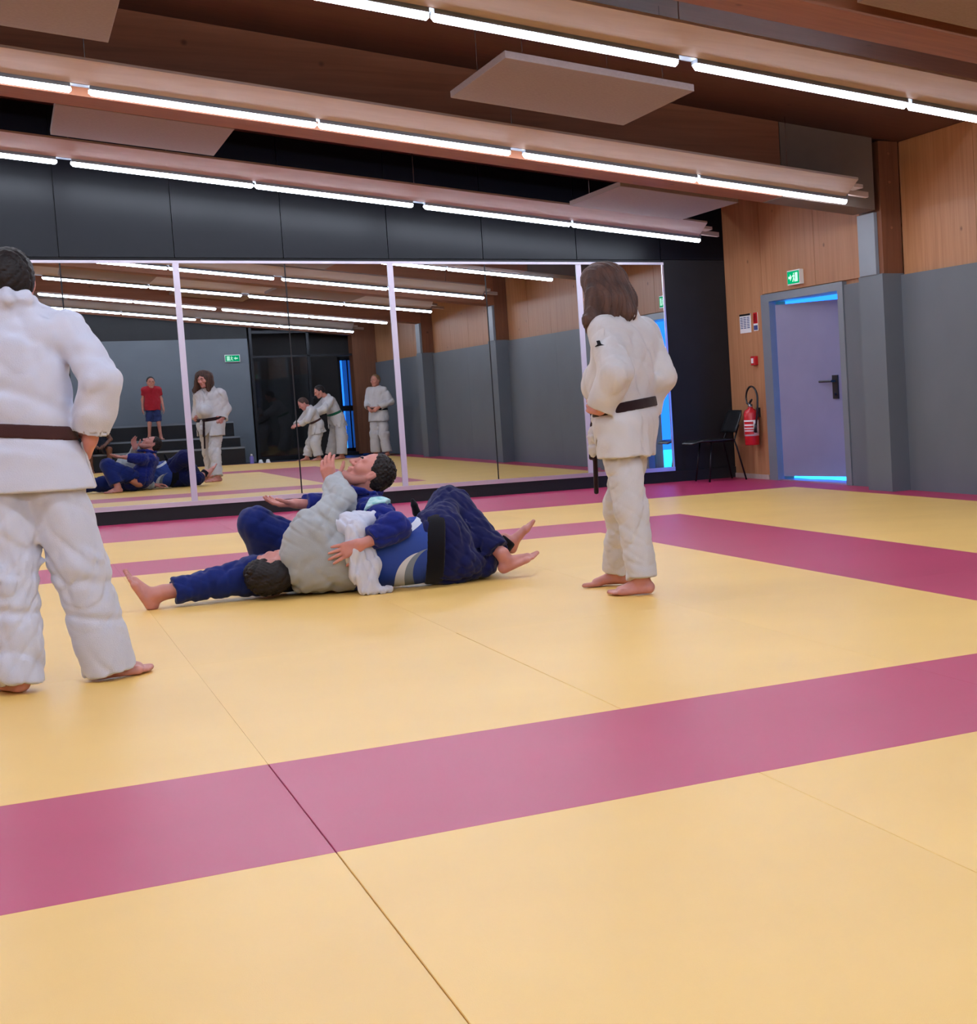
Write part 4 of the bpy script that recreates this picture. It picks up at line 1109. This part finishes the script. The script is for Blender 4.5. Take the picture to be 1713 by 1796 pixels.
for k in range(15):
    a = math.pi*(k/14); pts.append((ex+0.005, ey-0.035+0.145*math.cos(a), ez+0.505+0.125*math.sin(a)))
pts = [(ex, ey+0.02, ez+0.43), (ex, ey+0.085, ez+0.455)] + pts + [(ex, ey-0.178, ez+0.40), (ex, ey-0.150, ez+0.30), (ex, ey-0.125, ez+0.22)]
MB().tube(pts, 0.0105, 8).build('hose', 'black_plastic', t, smooth=True)
MB().tube([(ex, ey-0.120, ez+0.23), (ex, ey-0.095, ez+0.14)], [0.014, 0.020], 8).build('nozzle', 'black_plastic', t, smooth=True)
MB().box(ex+0.076, XR, ey-0.025, ey+0.025, ez+0.30, ez+0.40).build('bracket', 'black_plastic', t)

# black shell chair in the corner
cx, cy = 5.93, 11.92
t = thing('shell_chair', 'black shell chair with thin legs in the corner beside the black wall', 'chair', (cx, cy, 0))
def sheet(fn, nu, nv, th):
    """curved sheet with thickness from fn(u, v) -> point"""
    g = [[V3(*fn(i/nu, j/nv)) for j in range(nv+1)] for i in range(nu+1)]
    top = []; bot = []
    for i in range(nu+1):
        for j in range(nv+1):
            du = g[min(i+1, nu)][j]-g[max(i-1, 0)][j]; dv = g[i][min(j+1, nv)]-g[i][max(j-1, 0)]
            n = unit(np.cross(du, dv)); top.append(g[i][j]+n*th/2); bot.append(g[i][j]-n*th/2)
    m = nv+1; N = len(top); fs = []
    for i in range(nu):
        for j in range(nv):
            a, b_, c, d = i*m+j, (i+1)*m+j, (i+1)*m+j+1, i*m+j+1
            fs.append((a, b_, c, d)); fs.append((N+d, N+c, N+b_, N+a))
    rim = [i*m for i in range(nu+1)] + [nu*m+j for j in range(1, m)] + [i*m+nv for i in range(nu-1, -1, -1)] + [j for j in range(nv-1, 0, -1)]
    for a, b_ in zip(rim, rim[1:]+rim[:1]): fs.append((b_, a, N+a, N+b_))
    return MB().add(top+bot, fs)
def seat_fn(u, v):
    x = 5.69+0.46*u; w = 0.205*(1-0.25*max(0, 0.25-u)/0.25)
    return (x, cy+(2*v-1)*w, 0.445-0.018*math.cos((2*v-1)*1.5)*math.sin(math.pi*min(1, u*1.1)) - 0.03*max(0, 0.15-u)/0.15)
sheet(seat_fn, 10, 8, 0.014).build('seat', 'black_plastic', t, smooth=True)
def back_fn(u, v):
    z = 0.52+0.235*u; w = 0.20*(1-0.18*max(0, u-0.75)/0.25)
    return (6.165+0.10*u-0.03*(1-(2*v-1)**2)*0+0.03*(1-abs(2*v-1)**2)*0.8, cy+(2*v-1)*w, z)
sheet(back_fn, 8, 8, 0.014).build('backrest', 'black_plastic', t, smooth=True)
for s_ in (-1, 1):
    MB().tube([(5.90, cy+0.16*s_, 0.43), (5.84, cy+0.19*s_, 0.0)], 0.010, 8).build('leg', 'dark_metal', t, smooth=True)
    MB().tube([(6.24, cy+0.13*s_, 0.60), (6.17, cy+0.15*s_, 0.43), (6.19, cy+0.16*s_, 0.36), (6.27, cy+0.19*s_, 0.0)], 0.010, 8).build('leg', 'dark_metal', t, smooth=True)
    MB().tube([(5.88, cy+0.16*s_, 0.43), (6.17, cy+0.15*s_, 0.43)], 0.009, 8).build('seat_rail', 'dark_metal', t, smooth=True)

# ------------------------------------------------------------------ things behind the viewer, shown in the mirrors
t = thing('bleacher', 'black stepped bench with metal edges before the grey partition, shown in the mirror', 'bench', (0.5, -4.9, 0))
for i, (y0, y1, z) in enumerate(((-4.35, -3.80, 0.33), (-5.15, -4.36, 0.53), (-6.05, -5.16, 0.82))):
    MB().box(-3.0, 3.42, y0, y1, -0.03, z).build('step', 'black_paint', t)
    MB().box(-3.0, 3.42, y1, y1+0.012, z-0.03, z+0.003).build('metal_edge', 'frame_grey', t)
t = thing('water_bottle', 'small purple water bottle on the floor by the black bench', 'bottle', (3.52, -3.75, -0.04))
MB().lathe((3.52, -3.76, -0.04), [(0.035, 0), (0.036, 0.02), (0.036, 0.16), (0.018, 0.19)], 14).build('bottle_body', 'purple_plastic', t, smooth=True)
MB().lathe((3.52, -3.76, 0.15), [(0.018, 0), (0.018, 0.03), (0.012, 0.035)], 12).build('cap', 'white_plastic', t, smooth=True)
for i, dx in enumerate((0, 0.13)):
    b = Blob(); b.cone((3.68+dx, -3.80, 0.0), (3.68+dx, -3.66, -0.005), 0.036, 0.032, 0.02); b.cone((3.68+dx, -3.81, 0.0), (3.68+dx, -3.79, 0.04), 0.034, 0.032, 0.02)
    b.cone((3.68+dx, -3.81, 0.04), (3.68+dx, -3.79, 0.10), 0.022, 0.024, 0.004, 'sub'); b.cut((0, 0, -0.035), (0, 0, -1), 0.003)
    o_ = b.mesh('shoe', 'white_plastic', None, 0.006, floor=False)
    tag(o_, 'white shoe on the foyer floor, ' + ('beside the purple bottle' if i == 0 else 'farther from the purple bottle'), 'shoe', 'white shoes')
# ------------------------------------------------------------------ people standing behind the viewer, shown in the mirrors
def stance(base, face, s, arms, dz=0.0, lean=0.0):
    W_, D_ = local(base, face)
    W = lambda a, d, z: W_(a*s, d*s + lean*max(0, z-0.86)*s, z*s+dz)
    J = dict(head=W(0, 0.03, 1.555), neck=W(0, 0, 1.43), shL=W(-0.165, 0, 1.355), shR=W(0.165, 0, 1.355), hipL=W(-0.08, 0, 0.86), hipR=W(0.08, 0, 0.86),
             knL=W(-0.11, 0.02, 0.46), knR=W(0.11, 0.02, 0.46), anL=W(-0.14, 0, 0.080), anR=W(0.14, 0, 0.080))
    if arms == 'belt': J.update(elL=W(-0.27, -0.04, 1.12), elR=W(0.27, -0.04, 1.12), wrL=W(-0.12, 0.15, 1.00), wrR=W(0.12, 0.15, 1.00))
    else: J.update(elL=W(-0.23, -0.02, 1.10), elR=W(0.23, -0.02, 1.10), wrL=W(-0.25, 0.05, 0.86), wrR=W(0.25, 0.05, 0.86))
    if arms == 'belt': hands = {'L': (D_(0.6, 0.3, -0.4), D_(0.3, -0.9, 0), -1, dict(curl=0.5, s=s)), 'R': (D_(-0.6, 0.3, -0.4), D_(-0.3, -0.9, 0), 1, dict(curl=0.5, s=s))}
    else: hands = {'L': (D_(-0.05, 0.2, -1), D_(1, 0, 0), 1, dict(curl=0.3, s=s)), 'R': (D_(0.05, 0.2, -1), D_(-1, 0, 0), -1, dict(curl=0.3, s=s))}
    feet = {'L': (D_(-0.2, 1, 0), D_(0, 0, 1)), 'R': (D_(0.2, 1, 0), D_(0, 0, 1))}
    return J, W, D_, hands, feet

J, W, D, hands, feet = stance((5.77, -3.25), (-0.75, 0.65), 0.96, 'belt')
figure('person', 'grey-haired man in white suit, hands at his belt, shown in the mirror', J, (D(0, 1, -0.05), D(0, 0, 1)), hands, feet,
       dict(base=tuple(W(0, 0, 0)), vox=0.010, bvox=0.008, jacket='gi_cream', trousers='gi_cream', skin='skin_tan', hair='hair_grey', seed=51, hem=(W(0, 0, 0.72), D(0, 0, -1)),
            belt=(W(0, 0, 0.97), D(0, 0, 1), 0.024, 'belt_black'), s=0.96, hs=0.95, trouser=(0.105, 0.10, 0.098), cuff=0.95, chest_f=D(0, 1, 0)))
J, W, D, hands, feet = stance((1.90, -4.78), (0.05, 1), 0.71, 'down', 0.532)
figure('child', 'boy in red shirt and blue shorts standing on the black bench, shown in the mirror', J, (D(0, 1, -0.1), D(0, 0, 1)), hands, feet,
       dict(base=tuple(W(0, 0, 0)), vox=0.009, bvox=0.007, tshirt=True, shorts=True, jacket='shirt_red', trousers='shorts_blue', skin='skin_tan', hair='hair_black', seed=61,
            hem=(W(0, 0, 0.80), D(0, 0, -1)), s=0.71, hs=0.86, fs=0.72, torso_r=0.105, skirt_r=0.11, chest_f=D(0, 1, 0), no_skirt_hollow=True))
# green belt bending forward behind a smaller partner
W, D = local((4.97, -3.30), (-1, 0.12))
J = dict(head=W(0.0, 0.26, 1.32), neck=W(0, 0.15, 1.22), shL=W(-0.16, 0.11, 1.15), shR=W(0.16, 0.11, 1.15), elL=W(-0.24, 0.26, 0.98), elR=W(0.24, 0.26, 0.98), wrL=W(-0.14, 0.40, 0.92), wrR=W(0.14, 0.40, 0.92),
         hipL=W(-0.085, -0.04, 0.76), hipR=W(0.085, -0.04, 0.76), knL=W(-0.13, 0.0, 0.42), knR=W(0.13, -0.06, 0.42), anL=W(-0.16, 0.10, 0.078), anR=W(0.16, -0.02, 0.078))
figure('person', 'judoka with green belt bending over a smaller partner, shown in the mirror', J, (D(0, 0.9, -0.45), D(0, 0.45, 0.9)),
       {'L': (D(0.3, 1, -0.2), D(0.5, 0, -0.8), -1, dict(curl=0.6)), 'R': (D(-0.3, 1, -0.2), D(-0.5, 0, -0.8), 1, dict(curl=0.6))},
       {'L': (D(-0.1, 1, 0), D(0, 0, 1)), 'R': (D(0.2, 1, 0), D(0, 0, 1))},
       dict(base=tuple(W(0, 0, 0)), vox=0.010, bvox=0.008, jacket='gi_cream', trousers='gi_cream', skin='skin_tan', hair='hair_black', seed=71, hem=(W(0, -0.08, 0.62), D(0, -0.2, -1)),
            belt=(W(0, 0.01, 0.90), D(0, 0.4, 1), 0.024, 'belt_green'), cuff=0.95, hs=0.92, chest_f=D(0, 0.8, -0.5), trouser=(0.105, 0.10, 0.095)))
W, D = local((4.50, -3.12), (-1, 0.05))
J = dict(head=W(0.0, 0.12, 1.10), neck=W(0, 0.03, 1.03), shL=W(-0.14, 0.0, 0.97), shR=W(0.14, 0.0, 0.97), elL=W(-0.20, 0.12, 0.78), elR=W(0.20, 0.12, 0.78), wrL=W(-0.10, 0.22, 0.70), wrR=W(0.10, 0.22, 0.70),
         hipL=W(-0.075, -0.12, 0.64), hipR=W(0.075, -0.12, 0.64), knL=W(-0.12, 0.02, 0.34), knR=W(0.12, -0.02, 0.34), anL=W(-0.14, 0.10, 0.072), anR=W(0.14, -0.06, 0.072))
figure('child', 'smaller judoka with brown hair bent forward before the green belt, shown in the mirror', J, (D(0, 0.8, -0.6), D(0, 0.6, 0.8)),
       {'L': (D(0.2, 1, -0.3), D(0.5, 0, -0.8), -1, dict(curl=0.6, s=0.85)), 'R': (D(-0.2, 1, -0.3), D(-0.5, 0, -0.8), 1, dict(curl=0.6, s=0.85))},
       {'L': (D(-0.1, 1, 0), D(0, 0, 1)), 'R': (D(0.2, 1, 0), D(0, 0, 1))},
       dict(base=tuple(W(0, 0, 0)), vox=0.010, bvox=0.008, jacket='gi_cream', trousers='gi_cream', skin='skin_pale', hair='hair_brown', seed=81, hem=(W(0, -0.12, 0.52), D(0, -0.2, -1)),
            belt=(W(0, -0.06, 0.76), D(0, 0.5, 1), 0.02, 'belt_brown'), s=0.85, hs=0.90, fs=0.82, cuff=0.92, chest_f=D(0, 0.8, -0.5), trouser=(0.11, 0.105, 0.10)))
# someone sitting on the lowest step
W, D = local((0.86, -4.02), (0.1, 1))
J = dict(head=W(0.0, 0.10, 0.98), neck=W(0, 0.04, 0.86), shL=W(-0.16, 0.02, 0.80), shR=W(0.16, 0.02, 0.80), elL=W(-0.22, 0.18, 0.60), elR=W(0.22, 0.18, 0.60), wrL=W(-0.10, 0.34, 0.50), wrR=W(0.10, 0.34, 0.50),
         hipL=W(-0.09, 0.0, 0.43), hipR=W(0.09, 0.0, 0.43), knL=W(-0.16, 0.36, 0.42), knR=W(0.16, 0.36, 0.42), anL=W(-0.15, 0.32, 0.08), anR=W(0.15, 0.32, 0.08))
figure('person', 'spectator in dark clothes sitting on the lowest step of the black bench', J, (D(0, 1, -0.1), D(0, 0, 1)),
       {'L': (D(0.5, 0.8, -0.2), D(0, 0, -1), -1, dict(curl=0.4)), 'R': (D(-0.5, 0.8, -0.2), D(0, 0, -1), 1, dict(curl=0.4))},
       {'L': (D(-0.1, 1, 0), D(0, 0, 1)), 'R': (D(0.1, 1, 0), D(0, 0, 1))},
       dict(base=tuple(W(0, 0, 0.33)), vox=0.010, bvox=0.009, tshirt=True, shorts=True, jacket='dark_clothes', trousers='dark_clothes', skin='skin_dark', hair='hair_black', seed=91, hem=(W(0, 0, 0.36), D(0, 0, -1)), skirt_r=0.11,
            chest_f=D(0, 1, 0), no_skirt_hollow=True))
